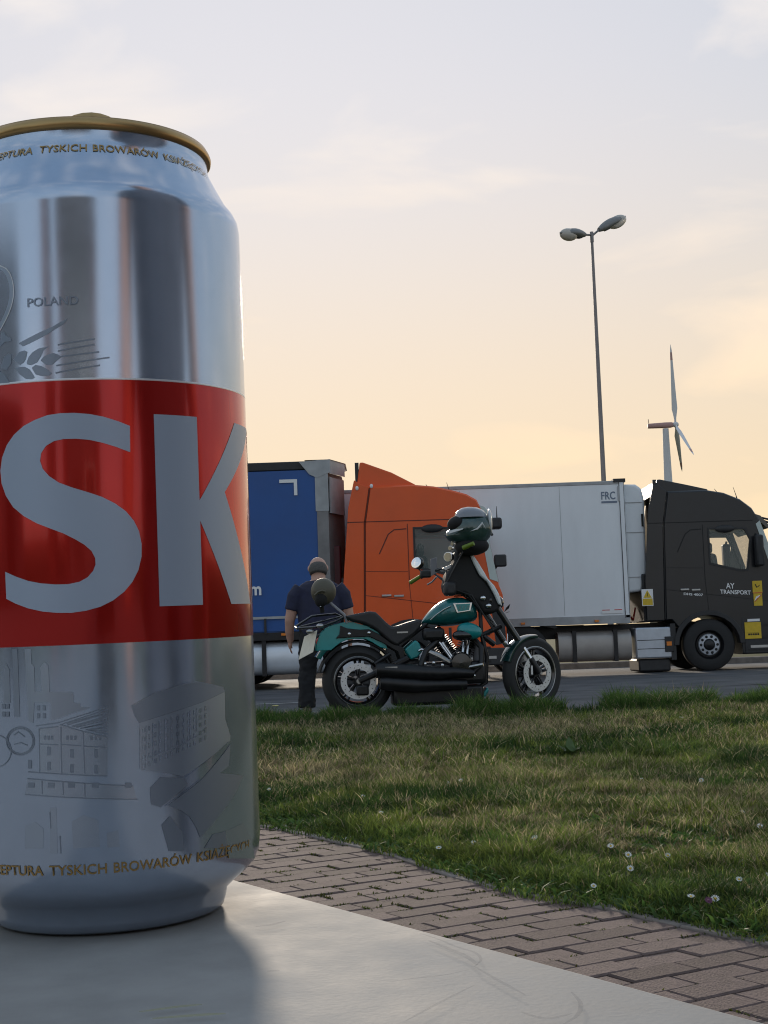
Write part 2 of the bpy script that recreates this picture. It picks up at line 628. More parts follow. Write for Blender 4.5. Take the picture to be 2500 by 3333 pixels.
gmat = bpy.data.materials.new('grass_blade')
gmat.use_nodes = True
gn, gl = gmat.node_tree.nodes, gmat.node_tree.links
gp = gn['Principled BSDF']
gat = gn.new('ShaderNodeAttribute')
gat.attribute_name = 'tint'
gl.new(gat.outputs['Color'], gp.inputs['Base Color'])
gp.inputs['Roughness'].default_value = 0.6
gp.inputs['Specular IOR Level'].default_value = 0.25
gtr = gn.new('ShaderNodeBsdfTranslucent')
gl.new(gat.outputs['Color'], gtr.inputs['Color'])
gmx = gn.new('ShaderNodeMixShader')
gmx.inputs['Fac'].default_value = 0.42
gl.new(gp.outputs['BSDF'], gmx.inputs[1])
gl.new(gtr.outputs['BSDF'], gmx.inputs[2])
gl.new(gmx.outputs['Shader'], gn['Material Output'].inputs['Surface'])

ex = np.array([e[0] for e in EDGE]); ey = np.array([e[1] for e in EDGE])
fq = V((K0.x, K0.y, 0)) + kn * -0.30
def lawn_arrays(n, ylo, yhi, ov=0.0):
    y = rng.uniform(ylo, yhi, n)
    half = 0.30 * y + 0.5
    x = rng.uniform(-1, 1, n) * half + 0.05 * y
    y0 = np.interp(x, ex, ey); y1 = fq.y + (x - fq.x) * math.tan(YAW)
    ov = np.clip(.07 + .10 * nz2(x, y, 4.0, .7) + .06 * nz2(x, y, 13.0, 2.2), 0, .22)
    k = (y > y0 - ov * rng.random(n)) & (y < y1 + .12 * rng.random(n) ** 3)
    return x[k], y[k], y0[k], y1[k]
def lz(x, y, y0, y1):
    k = np.clip((y - y0) / np.maximum(.3, y1 - y0), 0, 1)
    return 0.005 + (GZ - .005) * k ** 0.8 + 0.02 * np.sin(x * 2.1 + y) * np.sin(y * 1.3) * k * (1 - k) * 4

GREEN = np.array([.145, .200, .042]); DEEP = np.array([.034, .078, .018]); LIME = np.array([.25, .28, .055]); STRAW = np.array([.52, .43, .25]); TEALG = np.array([.03, .08, .03])
def tint(x, y, y0, straw_w=1.0):
    n = len(x)
    a = nz2(x, y, 2.2, .4); b = nz2(x, y, 5.1, 1.9); c = nz2(x, y, 1.1, 3.0)
    r = rng.random((n, 1))
    base = GREEN + (DEEP - GREEN) * np.clip(.45 - a * .9 + rng.normal(0, .25, n), 0, 1)[:, None]
    base = base + (LIME - base) * np.clip(b * .9 - .1 + rng.normal(0, .3, n), 0, 1)[:, None] * .8
    mid = np.clip((y - y0 - .35) / .9, 0, 1)
    sp = np.clip(.36 + .40 * c + .28 * a, .05, .9) * mid * straw_w + .03
    dry = (rng.random(n) < sp)[:, None]
    lum = np.clip(1 + .38 * nz2(x, y, 12.0, 1.1) + .28 * nz2(x, y, 27.0, 4.0), .35, 1.8)[:, None]
    return lum * np.where(dry, STRAW * (0.40 + .85 * r ** 2), base * (.55 + .9 * r ** 1.5))
parts = []
for n, ylo, yhi, hm, wm in ((150000, 3.2, 5.2, .050, .0036), (170000, 5.0, 8.0, .054, .0048), (180000, 8.0, 14.2, .062, .0072)):
    x, y, y0, y1 = lawn_arrays(n, ylo, yhi)
    cl = nz2(x, y, 3.3, .9)
    h = hm * (.45 + .9 * rng.random(len(x))) * np.clip(1 + .45 * cl + .55 * nz2(x, y, 9.0, 3.1) + .35 * nz2(x, y, 21.0, .3), .3, 2.4)
    near = np.clip((y - y0) / .25, .35, 1)
    parts.append(blades(x, y, lz(x, y, y0, y1), h * near, wm * (.7 + .6 * rng.random(len(x))), .25 + .95 * rng.random(len(x)), tint(x, y, y0)))
# clover and plantain leaves, low and broad, thickest along the path
for n, ylo, yhi in ((26000, 3.2, 7.0), (12000, 7.0, 12.5)):
    x, y, y0, y1 = lawn_arrays(n, ylo, yhi)
    k = (nz2(x, y, 2.6, 5.0) + .9 * np.exp(-(y - y0) / .6) + .3 * rng.normal(0, 1, len(x))) > .45
    x, y, y0, y1 = x[k], y[k], y0[k], y1[k]
    m = len(x)
    c = np.array([.055, .115, .030]) * (.5 + .9 * rng.random((m, 1))) + np.array([.03, .03, 0]) * rng.random((m, 1)) ** 3
    parts.append(blades(x, y, lz(x, y, y0, y1) + .006, .022 + .022 * rng.random(m), .008 + .008 * rng.random(m), .7 + .9 * rng.random(m), c))
# long tufts where the mower does not reach, along the kerb, and a few dark clumps in the lawn
tuft = []
for px0, px1, k, hh in ((840, 1010, 9, .17), (1000, 1180, 10, .15), (1180, 1420, 12, .15), (1480, 1620, 12, .21), (1600, 1770, 11, .19), (1960, 2110, 12, .21), (2080, 2260, 12, .19), (2330, 2440, 9, .16), (2420, 2560, 10, .24), (700, 850, 8, .17)):
    for i in range(k):
        px = random.uniform(px0, px1)
        x = (px - 1250) / F * 12.6
        yk = fq.y + (x - fq.x) * math.tan(YAW)
        x = (px - 1250) / F * yk
        tuft.append((x, yk - random.uniform(-.02, .4), hh * random.uniform(.6, 1.15) * 1.25, .15))
for px, py, hh, rr in ((1340, 2690, .07, .16), (1560, 2700, .09, .14), (1620, 2730, .10, .12), (2340, 2560, .08, .12), (2270, 2590, .07, .12), (1860, 2470, .10, .10), (960, 2420, .09, .25), (1700, 2690, .07, .15), (2440, 2900, .06, .12), (1180, 2620, .06, .2)):
    p = on_z(px, py, .06)
    tuft.append((p.x, p.y, hh, rr))
for x, y, hh, rr in tuft:
    n = int(340 * (rr / .14))
    a_ = rng.uniform(0, 2 * np.pi, n); q = rr * np.sqrt(rng.random(n)) * (.6 + .5 * rng.random(n))
    X, Y = x + q * np.cos(a_), y + q * np.sin(a_)
    Y0 = np.interp(X, ex, ey); Y1 = fq.y + (X - fq.x) * math.tan(YAW)
    h = hh * (.35 + .75 * rng.random(n)) * (1.1 - .6 * q / rr)
    c = DEEP + (np.array([.14, .23, .05]) - DEEP) * rng.random((n, 1)) ** 1.1
    c = np.where((rng.random(n) < .06)[:, None], STRAW * .8, c)
    parts.append(blades(X, Y, lz(X, Y, Y0, Y1), h, (.0035 + .003 * rng.random(n)) * (1 if y < 9 else 1.5), .2 + .8 * rng.random(n), c))
go = grass_object('grass', parts, gmat)
tag(go, 'short patchy green and straw-coloured grass of the lawn beside the brick path', 'grass', kind='stuff')

# moss and weeds in the joints of the path
mp_x, mp_y = [], []
for _, _, c in cand[:420]:
    for k in range(4):
        r = random.random()
        if r < .55:
            q = c + e2 * (.05 * random.choice((-1, 1))) + e1 * random.uniform(-.1, .1)
        else:
            q = c + e1 * (.1 * random.choice((-1, 1))) + e2 * random.uniform(-.05, .05)
        if nz2(np.array(q.x), np.array(q.y), 3.0, 2.0) > random.uniform(-.9, .6):
            for m_ in range(random.randint(4, 16)):
                along = e1 if r < .55 else e2
                w_ = q + along * random.uniform(-.03, .03)
                mp_x.append(w_.x + random.uniform(-.004, .004)); mp_y.append(w_.y + random.uniform(-.004, .004))
X, Y = np.array(mp_x), np.array(mp_y)
n = len(X)
c = np.array([.05, .07, .018]) * (.5 + rng.random((n, 1))) + np.array([.03, .015, 0]) * rng.random((n, 1))
mo = grass_object('joint_moss', [blades(X, Y, np.full(n, -.005), .006 + .010 * rng.random(n), .003 + .004 * rng.random(n), .3 + .9 * rng.random(n), c)], gmat)
tag(mo, 'thin moss and weeds growing in the joints of the brick path', 'moss', kind='stuff')

# ================================================================== TABLE AND CAN
AX = (rt * math.sin(-.04143) + up * math.cos(-.04143) * math.cos(.06838) + fw * math.cos(-.04143) * math.sin(.06838)).normalized()
BASE = CAM + rt * -.05972 + up * -.08693 + fw * .31522
cx_ = AX.cross(V((0, 0, 0)) + fw).normalized()
if cx_.dot(rt) < 0: cx_ = -cx_
cy_ = AX.cross(cx_)
if cy_.dot(fw) < 0: cy_ = -cy_
CANM = Matrix((cx_, cy_, AX)).transposed().to_4x4()
CANM.translation = BASE
CANI = CANM.inverted()

def on_table(px, py):
    d = ray(px, py)
    return CAM + d * ((BASE - CAM).dot(AX) / d.dot(AX))

mat('tabletop', (0.305, 0.305, 0.303), 0.75, spec=0.2, var=0.13, vscale=45, detail=12, bump=0.03, bscale=900)
mat('scuff', (0.13, 0.13, 0.14), 0.95, alpha=0.16, spec=0.0)
mat('pollen', (0.36, 0.36, 0.10), 0.95, alpha=0.35, spec=0.0)
mat('table_metal', (0.30, 0.30, 0.31), 0.45, 0.6, var=0.1)
tb = thing('table', 'pale beige table top with scuffs under the drinks can', 'table', (BASE.x - .25, BASE.y - .35, 0))
TI = Matrix.Translation(-tb.location)
E0, E1 = on_table(811, 2871), on_table(2490, 3320)
ed = (E1 - E0).normalized()
ew = AX.cross(ed).normalized()
if ew.y > 0: ew = -ew                 # towards the camera side
if ew.dot(CAM - E0) < 0: ew = -ew
q0, q1 = E0 - ed * .55 - ew * .0006, E0 + ed * .85 - ew * .0006
top = [q0, q1, q1 + ew * .75, q0 + ew * .75]
MB(TI).plate([p - AX * .0005 for p in top], -AX, .028).build('tabletop', 'tabletop', tb, bevel=0.0010, seg=3)
mid = (top[0] + top[2]) / 2
MB(TI).tube([(mid.x, mid.y, 0.01), (mid.x, mid.y, .694)], .05, 20).build('pedestal', 'table_metal', tb)
MB(TI).lathe([(.0, .0), (.26, .0), (.26, .012), (.06, .02), (0, .02)], 32, (mid.x, mid.y, 0), 'z').build('foot_plate', 'table_metal', tb)

def ribbon(b, pts, w, nrm=None, off=.0003):
    pts = [V(p) for p in pts]
    vs, fs = [], []
    for i, p in enumerate(pts):
        t = (pts[min(i + 1, len(pts) - 1)] - pts[max(i - 1, 0)]).normalized()
        sd = t.cross(AX).normalized() * w * (.35 + .65 * math.sin(math.pi * (i + .3) / (len(pts) - .4)))
        vs += [p + sd + AX * off, p - sd + AX * off]
    for i in range(len(pts) - 1):
        fs.append((2 * i, 2 * i + 1, 2 * i + 3, 2 * i + 2))
    b._add(vs, fs)
def smooth_path(pts, k=6):
    out = []
    P = [V((p[0], p[1], 0)) for p in pts]
    P = [P[0]] + P + [P[-1]]
    for i in range(1, len(P) - 2):
        for j in range(k):
            t = j / k
            a_, b_, c_, d_ = P[i - 1], P[i], P[i + 1], P[i + 2]
            q = .5 * ((2 * b_) + (c_ - a_) * t + (2 * a_ - 5 * b_ + 4 * c_ - d_) * t * t + (3 * b_ - a_ - 3 * c_ + d_) * t ** 3)
            out.append((q.x, q.y))
    out.append((P[-1].x, P[-1].y))
    return out
c8 = crop(800, 2600, .5425)
for pts, w, mm in (([(1040, 815), (1150, 850), (1270, 900), (1370, 930), (1412, 975), (1370, 1020)], .00035, 'scuff'),
                   ([(1100, 860), (1230, 915), (1330, 960), (1390, 1010)], .0006, 'scuff'),
                   ([(960, 1345), (1080, 1280), (1220, 1205), (1370, 1130)], .00035, 'scuff'),
                   ([(1380, 1020), (1480, 1080), (1570, 1130), (1680, 1190)], .0004, 'scuff'),
                   ([(860, 1110), (1000, 1090), (1180, 1070), (1340, 1035)], .0003, 'scuff'),
                   ([(60, 775), (150, 765), (240, 742)], .0006, 'scuff'), ([(130, 1045), (205, 1040)], .0006, 'scuff'),
                   ([(1955, 1170), (2010, 1240), (1990, 1310), (1900, 1370)], .0004, 'scuff'),
                   ([(1650, 1290), (1800, 1330), (1960, 1300)], .0005, 'scuff'),
                   ([(-640, 1290), (-420, 1260), (-260, 1245)], .0006, 'pollen'), ([(-560, 1330), (-300, 1310), (-120, 1300)], .0007, 'pollen')):
    b = MB(TI)
    ribbon(b, [on_table(*c8(*p)) for p in smooth_path(pts)], w)
    b.build('scuff_mark' if mm == 'scuff' else 'pollen_streak', mm, tb, recalc=False)

# ---- can: everything below in can coordinates (mm -> m), z up from the table
RB = .0331
PROF = [(.0, .010), (.018, .008), (.0215, .002), (.0228, .0003), (.0238, .0), (.0247, .0006), (.0252, .0022), (.0256, .0042), (.0276, .0060), (.0300, .0079), (.0318, .0098), (.0328, .0122), (.0331, .0155), (.0331, .1485), (.03305, .1495), (.0328, .1511), (.0320, .1528), (.0306, .1545), (.0289, .1577), (.0272, .1611), (.0266, .1625), (.0264, .1640), (.0264, .1655)]
def prof_r(z):
    pr = [p for p in PROF if p[1] >= 0.0122 or p[0] > .0238]
    return float(np.interp(z, [p[1] for p in pr], [p[0] for p in pr]))
def can_uv(px, py, fixed=True):
    """photo pixel -> (arc length s, height z) on the can's outside"""
    o = CANI @ CAM
    d = (CANI.to_3x3() @ ray(px, py)).normalized()
    r = RB
    for _ in range(8):
        A_ = d.x ** 2 + d.y ** 2; B_ = o.x * d.x + o.y * d.y; C_ = o.x ** 2 + o.y ** 2 - r * r
        disc = max(0.0, B_ * B_ - A_ * C_)
        t = (-B_ - math.sqrt(disc)) / A_
        p = o + d * t
        r2 = prof_r(p.z)
        if abs(r2 - r) < 1e-6: break
        r = r2
    return math.atan2(p.x, -p.y) * RB, p.z

mat('can_silver', (0.48, 0.56, 0.69), 0.16, 0.80, var=0.03, vscale=200)
mat('can_red', (0.50, 0.014, 0.010), 0.16, 0.55, coat=0.3)
mat('can_white', (0.40, 0.48, 0.60), 0.42, 0.25)
mat('print_light', (0.80, 0.82, 0.85), 0.35, 0.5)
mat('print_grey', (0.375, 0.44, 0.54), 0.30, 0.78)
mat('print_faint', (0.43, 0.50, 0.61), 0.26, 0.8)
mat('print_dark', (0.27, 0.32, 0.40), 0.36, 0.7)
mat('print_gold', (0.42, 0.27, 0.10), 0.36, 0.6)
mat('lid_gold', (0.46, 0.30, 0.13), 0.34, 1.0, var=0.06, vscale=60)
can = bpy.data.objects.new('beer_can', None)
col.objects.link(can)
can.matrix_world = CANM
can.empty_display_size = .02
tag(can, 'tall silver beer can with red band and gold rim standing on the table', 'can')
body = MB().lathe(PROF, 128, axis='z').build('body', 'can_silver', can, ang=60, recalc=True)
lid_prof = [(.0, .1615), (.0225, .1612), (.0238, .1600), (.0246, .1612), (.0250, .1670), (.0257, .1680), (.0266, .1679), (.0271, .1670), (.0273, .1664), (.0272, .1657), (.0268, .1653), (.0262, .1653)]
lid = MB().lathe(lid_prof, 128, axis='z').build('lid', 'lid_gold', can, ang=70)
tabm = MB()
ring = []
for k in range(24):
    q = 2 * math.pi * k / 24
    ring.append((.0075 * math.cos(q), .0125 * math.sin(q)))
tq = can_uv(300, 372)[0] / RB
tdir = V((math.sin(tq), -math.cos(tq), 0)); tsd = V((math.cos(tq), math.sin(tq), 0))
def tabp(u, v, z): return tdir * (.0115 + v) + tsd * u + V((0, 0, z))
tabm.loft([[tabp(u, v, .1668 + .0010 * (v / .0125)) for u, v in ring], [tabp(u * 1.02, v * 1.02, .1678 + .0010 * (v / .0125)) for u, v in ring], [tabp(u * .96, v * .97, .1688 + .0010 * (v / .0125)) for u, v in ring]])
tabm.build('pull_tab', 'lid_gold', can)
MB().tube([(0, 0, .1612), (0, 0, .1672)], .0022, 12).build('rivet', 'lid_gold', lid)

def wrap2d(name, mesh2d, m, parent, off, step=.0012, follow=True):
    vs, fs = mesh2d
    b = bmesh.new()
    bv = [b.verts.new((x, y, 0)) for x, y in vs]
    for f in fs:
        try: b.faces.new([bv[i] for i in f])
        except ValueError: pass
    x0, x1, y0, y1 = bounds(vs)
    for lo, hi, no in ((x0, x1, (1, 0, 0)), (y0, y1, (0, 1, 0))):
        st = step if no[0] else (.0008 if (follow and y1 > .149) else 1)
        k = math.ceil(lo / st)
        while k * st < hi:
            c = [q * k * st for q in no]
            bmesh.ops.bisect_plane(b, geom=b.verts[:] + b.edges[:] + b.faces[:], plane_co=c, plane_no=no)
            k += 1
    for v in b.verts:
        s_, z = v.co.x, v.co.y
        r = (prof_r(z) if follow else RB) + off
        q = s_ / RB
        v.co = (math.sin(q) * r, -math.cos(q) * r, z)
    bmesh.ops.recalc_face_normals(b, faces=b.faces)
    for f in b.faces:
        c = f.calc_center_median()
        if f.normal.x * c.x + f.normal.y * c.y < 0: f.normal_flip()
    me = bpy.data.meshes.new(name)
    b.to_mesh(me); b.free()
    me.shade_smooth()
    me.materials.append(MATS[m])
    o = bpy.data.objects.new(name, me)
    col.objects.link(o)
    o.parent = parent
    return o

zb1, zb0 = can_uv(400, 1236)[1], can_uv(400, 2092)[1]
band = MB().lathe([(RB + .00004, zb0), (RB + .00006, zb0 + .0001), (RB + .00006, zb1 - .0001), (RB + .00004, zb1)], 192, axis='z').build('red_band', 'can_red', can, ang=80)
MB().lathe([(RB + .00005, zb1), (RB + .00007, zb1 + .0001), (RB + .00007, zb1 + .0003), (RB + .00004, zb1 + .0004)], 192, axis='z').build('band_trim', 'print_light', band, ang=80)

c2 = crop(0, 1200, .5184)
S_out = [(815, 360), (740, 330), (650, 302), (560, 285), (470, 278), (380, 280), (300, 292), (220, 322), (150, 360), (90, 415), (45, 480), (15, 560), (5, 640), (12, 720), (40, 800), (85, 870), (150, 925), (230, 970), (320, 1005), (400, 1035), (470, 1070), (530, 1105), (575, 1145), (598, 1190), (600, 1230), (585, 1270), (550, 1310), (500, 1338), (430, 1353), (350, 1355), (260, 1348), (180, 1333), (100, 1305), (35, 1275), (42, 1445), (100, 1475), (180, 1505), (270, 1525), (360, 1533), (450, 1533), (540, 1520), (630, 1495), (710, 1455), (780, 1400), (830, 1340), (868, 1265), (888, 1180), (888, 1100), (872, 1020), (840, 955), (790, 895), (720, 845), (640, 805), (550, 775), (450, 745), (370, 715), (310, 675), (270, 630), (253, 580), (260, 530), (290, 485), (340, 455), (400, 442), (480, 440), (560, 447), (650, 467), (730, 492), (817, 525)]
wrap2d('letter', poly2d([[can_uv(*c2(*p)) for p in S_out]]), 'can_white', band, .00013, follow=False)
# the K runs round the can's side: stem traced, arms carried on in the flat
k_tl, k_tr = can_uv(*c2(963, 290)), can_uv(*c2(1235, 300))
k_bl, k_br = can_uv(*c2(1002, 1495)), can_uv(*c2(1270, 1480))
ka, kb_ = can_uv(*c2(1252, 828)), can_uv(*c2(1255, 955))
zt, zb = (k_tl[1] + k_tr[1]) / 2, (k_bl[1] + k_br[1]) / 2
s0, s1 = (k_tl[0] + k_bl[0]) / 2, (k_tr[0] + k_br[0]) / 2
u1 = can_uv(*c2(1468, 334)); l1 = can_uv(*c2(1450, 1478)); nt_ = can_uv(*c2(1408, 775))
aw = (zt - zb) * .30
wrap2d('letter', poly2d([[(s0, zt), (s1, zt), (s1, ka[1]), (u1[0], zt), (u1[0] + aw, zt), (nt_[0], nt_[1]), (l1[0] + aw, zb), (l1[0], zb), (s1, kb_[1]), (s1, zb), (s0, zb)]]), 'can_white', band, .00013, follow=False)
# the other letters of the word, round the back of the can
hh = zt - zb
sw = s1 - s0
kend = l1[0] + aw
def letter(polys, sx):
    wrap2d('letter', poly2d([[(sx + x * hh, zb + y * hh) for x, y in p] for p in polys]), 'can_white', band, .00013, follow=False)
st = sw / hh
letter([[(0, 0), (st, 0), (st, 1), (0, 1)]], kend + .12 * hh)
ie = kend + .12 * hh + sw + .14 * hh
letter([[(0, 0), (.55, 0), (.55, .15), (st, .15), (st, .43), (.5, .43), (.5, .57), (st, .57), (st, .85), (.55, .85), (.55, 1), (0, 1)]], ie)
s_left = can_uv(*c2(5, 640))[0]
letter([[(-.5 * st + .35, 0), (.5 * st + .35, 0), (.5 * st + .35, .4), (.7, 1), (.7 - st, 1), (.35, .58), (st, 1), (0, 1), (.35 - .5 * st, .4)]], s_left - .06 * hh - .7 * hh)
letter([[(.3 - st / 2, 0), (.3 + st / 2, 0), (.3 + st / 2, .85), (.6, .85), (.6, 1), (0, 1), (0, .85), (.3 - st / 2, .85)]], s_left - .06 * hh - 1.25 * hh)

def strokes(pl, w):
    """open polylines in (s,z) -> outline polygons of width w"""
    out = []
    for pts in pl:
        L_, R2 = [], []
        for i, p in enumerate(pts):
            a_, b_ = pts[max(i - 1, 0)], pts[min(i + 1, len(pts) - 1)]
            dx, dy = b_[0] - a_[0], b_[1] - a_[1]
            q = math.hypot(dx, dy) or 1
            nx, ny = -dy / q * w / 2, dx / q * w / 2
            L_.append((p[0] + nx, p[1] + ny)); R2.append((p[0] - nx, p[1] - ny))
        out.append(L_ + R2[::-1])
    return out
def join2d(meshes):
    vs, fs = [], []
    for v, f in meshes:
        o = len(vs)
        vs += v; fs += [tuple(i + o for i in q) for q in f]
    return vs, fs
def words(name, items, m, y_of, hgt):
    """each item: text, crop-pixel start and end on the can; set on a level line"""
    for body_, pa, pb, zc in items:
        sa, sb = can_uv(*pa)[0], can_uv(*pb)[0]
        vs, fs = text2d(body_, .012)
        x0, x1, y0, y1 = bounds(text2d('H')[0])
        X0, X1, _, _ = bounds(vs)
        kx = (sb - sa) / (X1 - X0); ky = hgt / (y1 - y0)
        wrap2d(name, ([(sa + (x - X0) * kx, zc + y * ky) for x, y in vs], fs), m, body, .00018)
c1 = crop(0, 340, .5184); c3 = crop(0, 2050, .58); cp = crop(0, 850, .2411)
zlow = can_uv(*c3(700, 1357))[1]
words('lettering', [('TYSKICH', c3(277, 1340), c3(600, 1330), zlow), ('BROWARÓW', c3(638, 1330), c3(1075, 1290), zlow), ('KSIĄŻĘCYCH', c3(1105, 1280), c3(1392, 1220), zlow)], 'print_gold', None, .0019)
sa = can_uv(*c3(244, 1345))[0]
kx = (can_uv(*c3(600, 1330))[0] - can_uv(*c3(277, 1340))[0]) / 7.0
def word_at(body_, s_end, zc, hgt, m, width):
    vs, fs = text2d(body_, .012)
    X0, X1, _, _ = bounds(vs); x0, x1, y0, y1 = bounds(text2d('H')[0])
    k_ = width / (X1 - X0)
    wrap2d('lettering', ([(s_end - width + (x - X0) * k_, zc + y * hgt / (y1 - y0)) for x, y in vs], fs), m, body, .00018)
word_at('RECEPTURA', sa, zlow, .0019, 'print_gold', kx * 9.2)
ztop = can_uv(*c1(560, 292))[1]
words('lettering', [('TYSKICH', c1(250, 275), c1(546, 270), ztop), ('BROWARÓW', c1(582, 270), c1(990, 300), ztop), ('KSIĄŻĘCYCH', c1(1026, 320), c1(1262, 355), ztop)], 'print_gold', None, .0016)
sa = can_uv(*c1(208, 290))[0]
kx = (can_uv(*c1(546, 270))[0] - can_uv(*c1(250, 275))[0]) / 7.0
word_at('RECEPTURA', sa, ztop, .0016, 'print_gold', kx * 9.2)
words('lettering', [('POLAND', cp(372, 540), cp(1060, 520), can_uv(*cp(640, 600))[1])], 'print_dark', None, .0017)

def P_(c, pts): return [can_uv(*c(*p)) for p in pts]
wheat = [[(250, 1110), (400, 1030), (560, 950), (700, 890), (800, 830), (920, 770), (860, 850), (760, 910), (640, 985), (500, 1060), (400, 1110), (310, 1150)],
         [(265, 1225), (330, 1205), (370, 1225), (350, 1320), (320, 1370), (270, 1400), (180, 1330)], [(360, 1370), (390, 1290), (440, 1230), (520, 1180), (660, 1150), (590, 1200), (550, 1290), (500, 1370), (420, 1405), (370, 1395)],
         [(550, 1340), (590, 1290), (640, 1265), (720, 1240), (800, 1265), (820, 1300), (750, 1360), (700, 1400), (620, 1400)], [(200, 1440), (330, 1425), (400, 1460), (440, 1520), (470, 1570), (430, 1595), (350, 1590), (270, 1530)],
         [(430, 1440), (480, 1400), (560, 1415), (640, 1460), (700, 1510), (660, 1545), (560, 1550), (480, 1530)],
         [(20, 1400), (60, 1290), (110, 1250), (158, 1255), (155, 1380), (90, 1470), (20, 1460)], [(0, 1480), (60, 1520), (130, 1640), (60, 1655), (0, 1640)], [(20, 960), (60, 950), (80, 1000), (150, 1040), (155, 1080), (70, 1090), (0, 1160), (10, 1060)]]
awn = [[(780, 1130), (950, 1098), (1280, 1050)], [(780, 1215), (1000, 1170), (1280, 1125)], [(760, 1295), (980, 1268), (1340, 1225)], [(760, 1410), (1000, 1370), (1480, 1300)], [(750, 1510), (1000, 1460), (1350, 1405)]]
wrap2d('wheat_emblem', join2d([poly2d([P_(cp, w)]) for w in wheat] + [poly2d([o]) for o in strokes([P_(cp, a_) for a_ in awn], .00032)]), 'print_dark', body, .00006, follow=False)
rg = [(-60, 60), (0, 80), (60, 115), (115, 200), (148, 320), (155, 450), (130, 590), (80, 730), (0, 890), (-60, 1000)]
wrap2d('crown_emblem', join2d([poly2d([o]) for o in strokes([P_(cp, smooth_path(rg, 4))], .00085)]), 'print_grey', body, .00006, follow=False)
wrap2d('crown_edge', join2d([poly2d([o]) for o in strokes([P_(cp, smooth_path([(x + 32, y - 6) for x, y in rg], 4))], .00018)]), 'print_light', body, .00009, follow=False)

# etched brewery picture
cb, cE = crop(0, 2100, .2712), crop(400, 2150, .339)
dark_polys = [P_(cb, q) for q in ([(150, 45), (210, 45), (230, 540), (240, 860), (170, 860)], [(300, 45), (370, 45), (380, 220), (412, 260), (420, 540), (400, 940), (340, 900)], [(490, 340), (485, 270), (535, 200), (582, 250), (595, 560), (600, 600), (510, 610)],
              [(420, 560), (815, 560), (880, 570), (885, 690), (965, 700), (965, 740), (1090, 750), (860, 820), (700, 880), (610, 900), (610, 690), (410, 690)], [(50, 300), (80, 225), (115, 300), (125, 690), (40, 690)])]
dark_polys += [P_(cE, q) for q in ([(155, 600), (400, 520), (760, 400), (975, 300), (980, 560), (1030, 720), (1030, 770), (580, 1110), (420, 1080), (175, 1050)],)]
wrap2d('brewery_picture', join2d([poly2d([q]) for q in dark_polys]), 'print_grey', body, .00006, follow=False)
dd = [P_(cE, q) for q in ([(430, 1390), (750, 1145), (1030, 800), (1015, 1010), (930, 1080), (1150, 1105), (1080, 1270), (740, 1700), (700, 1600), (640, 1500), (560, 1440)], [(450, 1490), (570, 1650), (580, 1830), (440, 1830), (370, 1580)], [(780, 1800), (860, 1670), (980, 1640), (1000, 1800)], [(260, 1220), (360, 1120), (590, 1130), (620, 1190), (360, 1410), (270, 1380)], [(80, 432), (300, 315), (560, 232), (710, 200), (960, 252), (975, 298), (760, 398), (400, 518), (155, 598), (110, 520)])]
wins, lwins = [], []
for i in range(12):
    for j in range(5):
        x, y = 190 + i * 54, 650 - i * 19 + j * (84 - i * 1.5) - (0 if j < 3 else -10)
        lwins.append(P_(cE, [(x, y), (x + 14, y - 5), (x + 14, y + 38), (x, y + 42)]))
        if i % 2 == 0: wins.append(P_(cE, [(x + 18, y - 4), (x + 30, y - 8), (x + 30, y + 34), (x + 18, y + 38)]))
for x, y in ((590, 1270), (865, 1300), (1155, 1300), (590, 1450), (865, 1480), (1155, 1490), (360, 1430)):
    wins.append(P_(cb, [(x - 22, y - 52), (x + 22, y - 52), (x + 22, y + 50), (x - 22, y + 50)]))
for x, y in ((462, 755), (532, 755), (462, 850), (532, 850), (45, 735), (95, 735), (45, 830), (95, 830)):
    wins.append(P_(cb, [(x - 18, y - 32), (x + 18, y - 32), (x + 18, y + 28), (x - 18, y + 28)]))
for x in (540, 585, 625, 810, 858, 905, 1098, 1150, 1200):
    wins.append(P_(cb, [(x - 14, 1085), (x + 14, 1085), (x + 14, 1135), (x - 14, 1135)]))
for x in (375, 615, 860, 1145, 1540):
    wins.append(P_(cb, [(x - 40, 1650), (x + 40, 1650), (x + 40, 1710), (x - 40, 1710)]))
wrap2d('brewery_shading', join2d([poly2d([q]) for q in dd + wins]), 'print_dark', body, .00010, follow=False)
faint = [P_(cb, q) for q in ([(470, 1000), (720, 960), (1290, 1110), (1290, 1570), (480, 1520)], [(330, 1605), (1600, 1690), (1640, 1850), (300, 1790)], [(600, 1950), (680, 1950), (690, 2500), (600, 2500)], [(860, 2120), (1000, 2040), (1180, 2100), (1200, 2420), (880, 2440)], [(300, 2180), (420, 2120), (520, 2200), (520, 2440), (300, 2440)], [(1280, 2260), (1420, 2220), (1440, 2420), (1290, 2430)])]
faint += [P_(cE, q) for q in ([(980, 1640), (1150, 1560), (1230, 1700), (1230, 1900), (1010, 1900)],)]
bt_ = wrap2d('brewery_tint', join2d([poly2d([q]) for q in faint]), 'print_faint', body, .00004, follow=False)
bt_['kind'] = 'stuff'
wrap2d('brewery_window_lights', join2d([poly2d([q]) for q in lwins]), 'can_silver', body, .00012, follow=False)
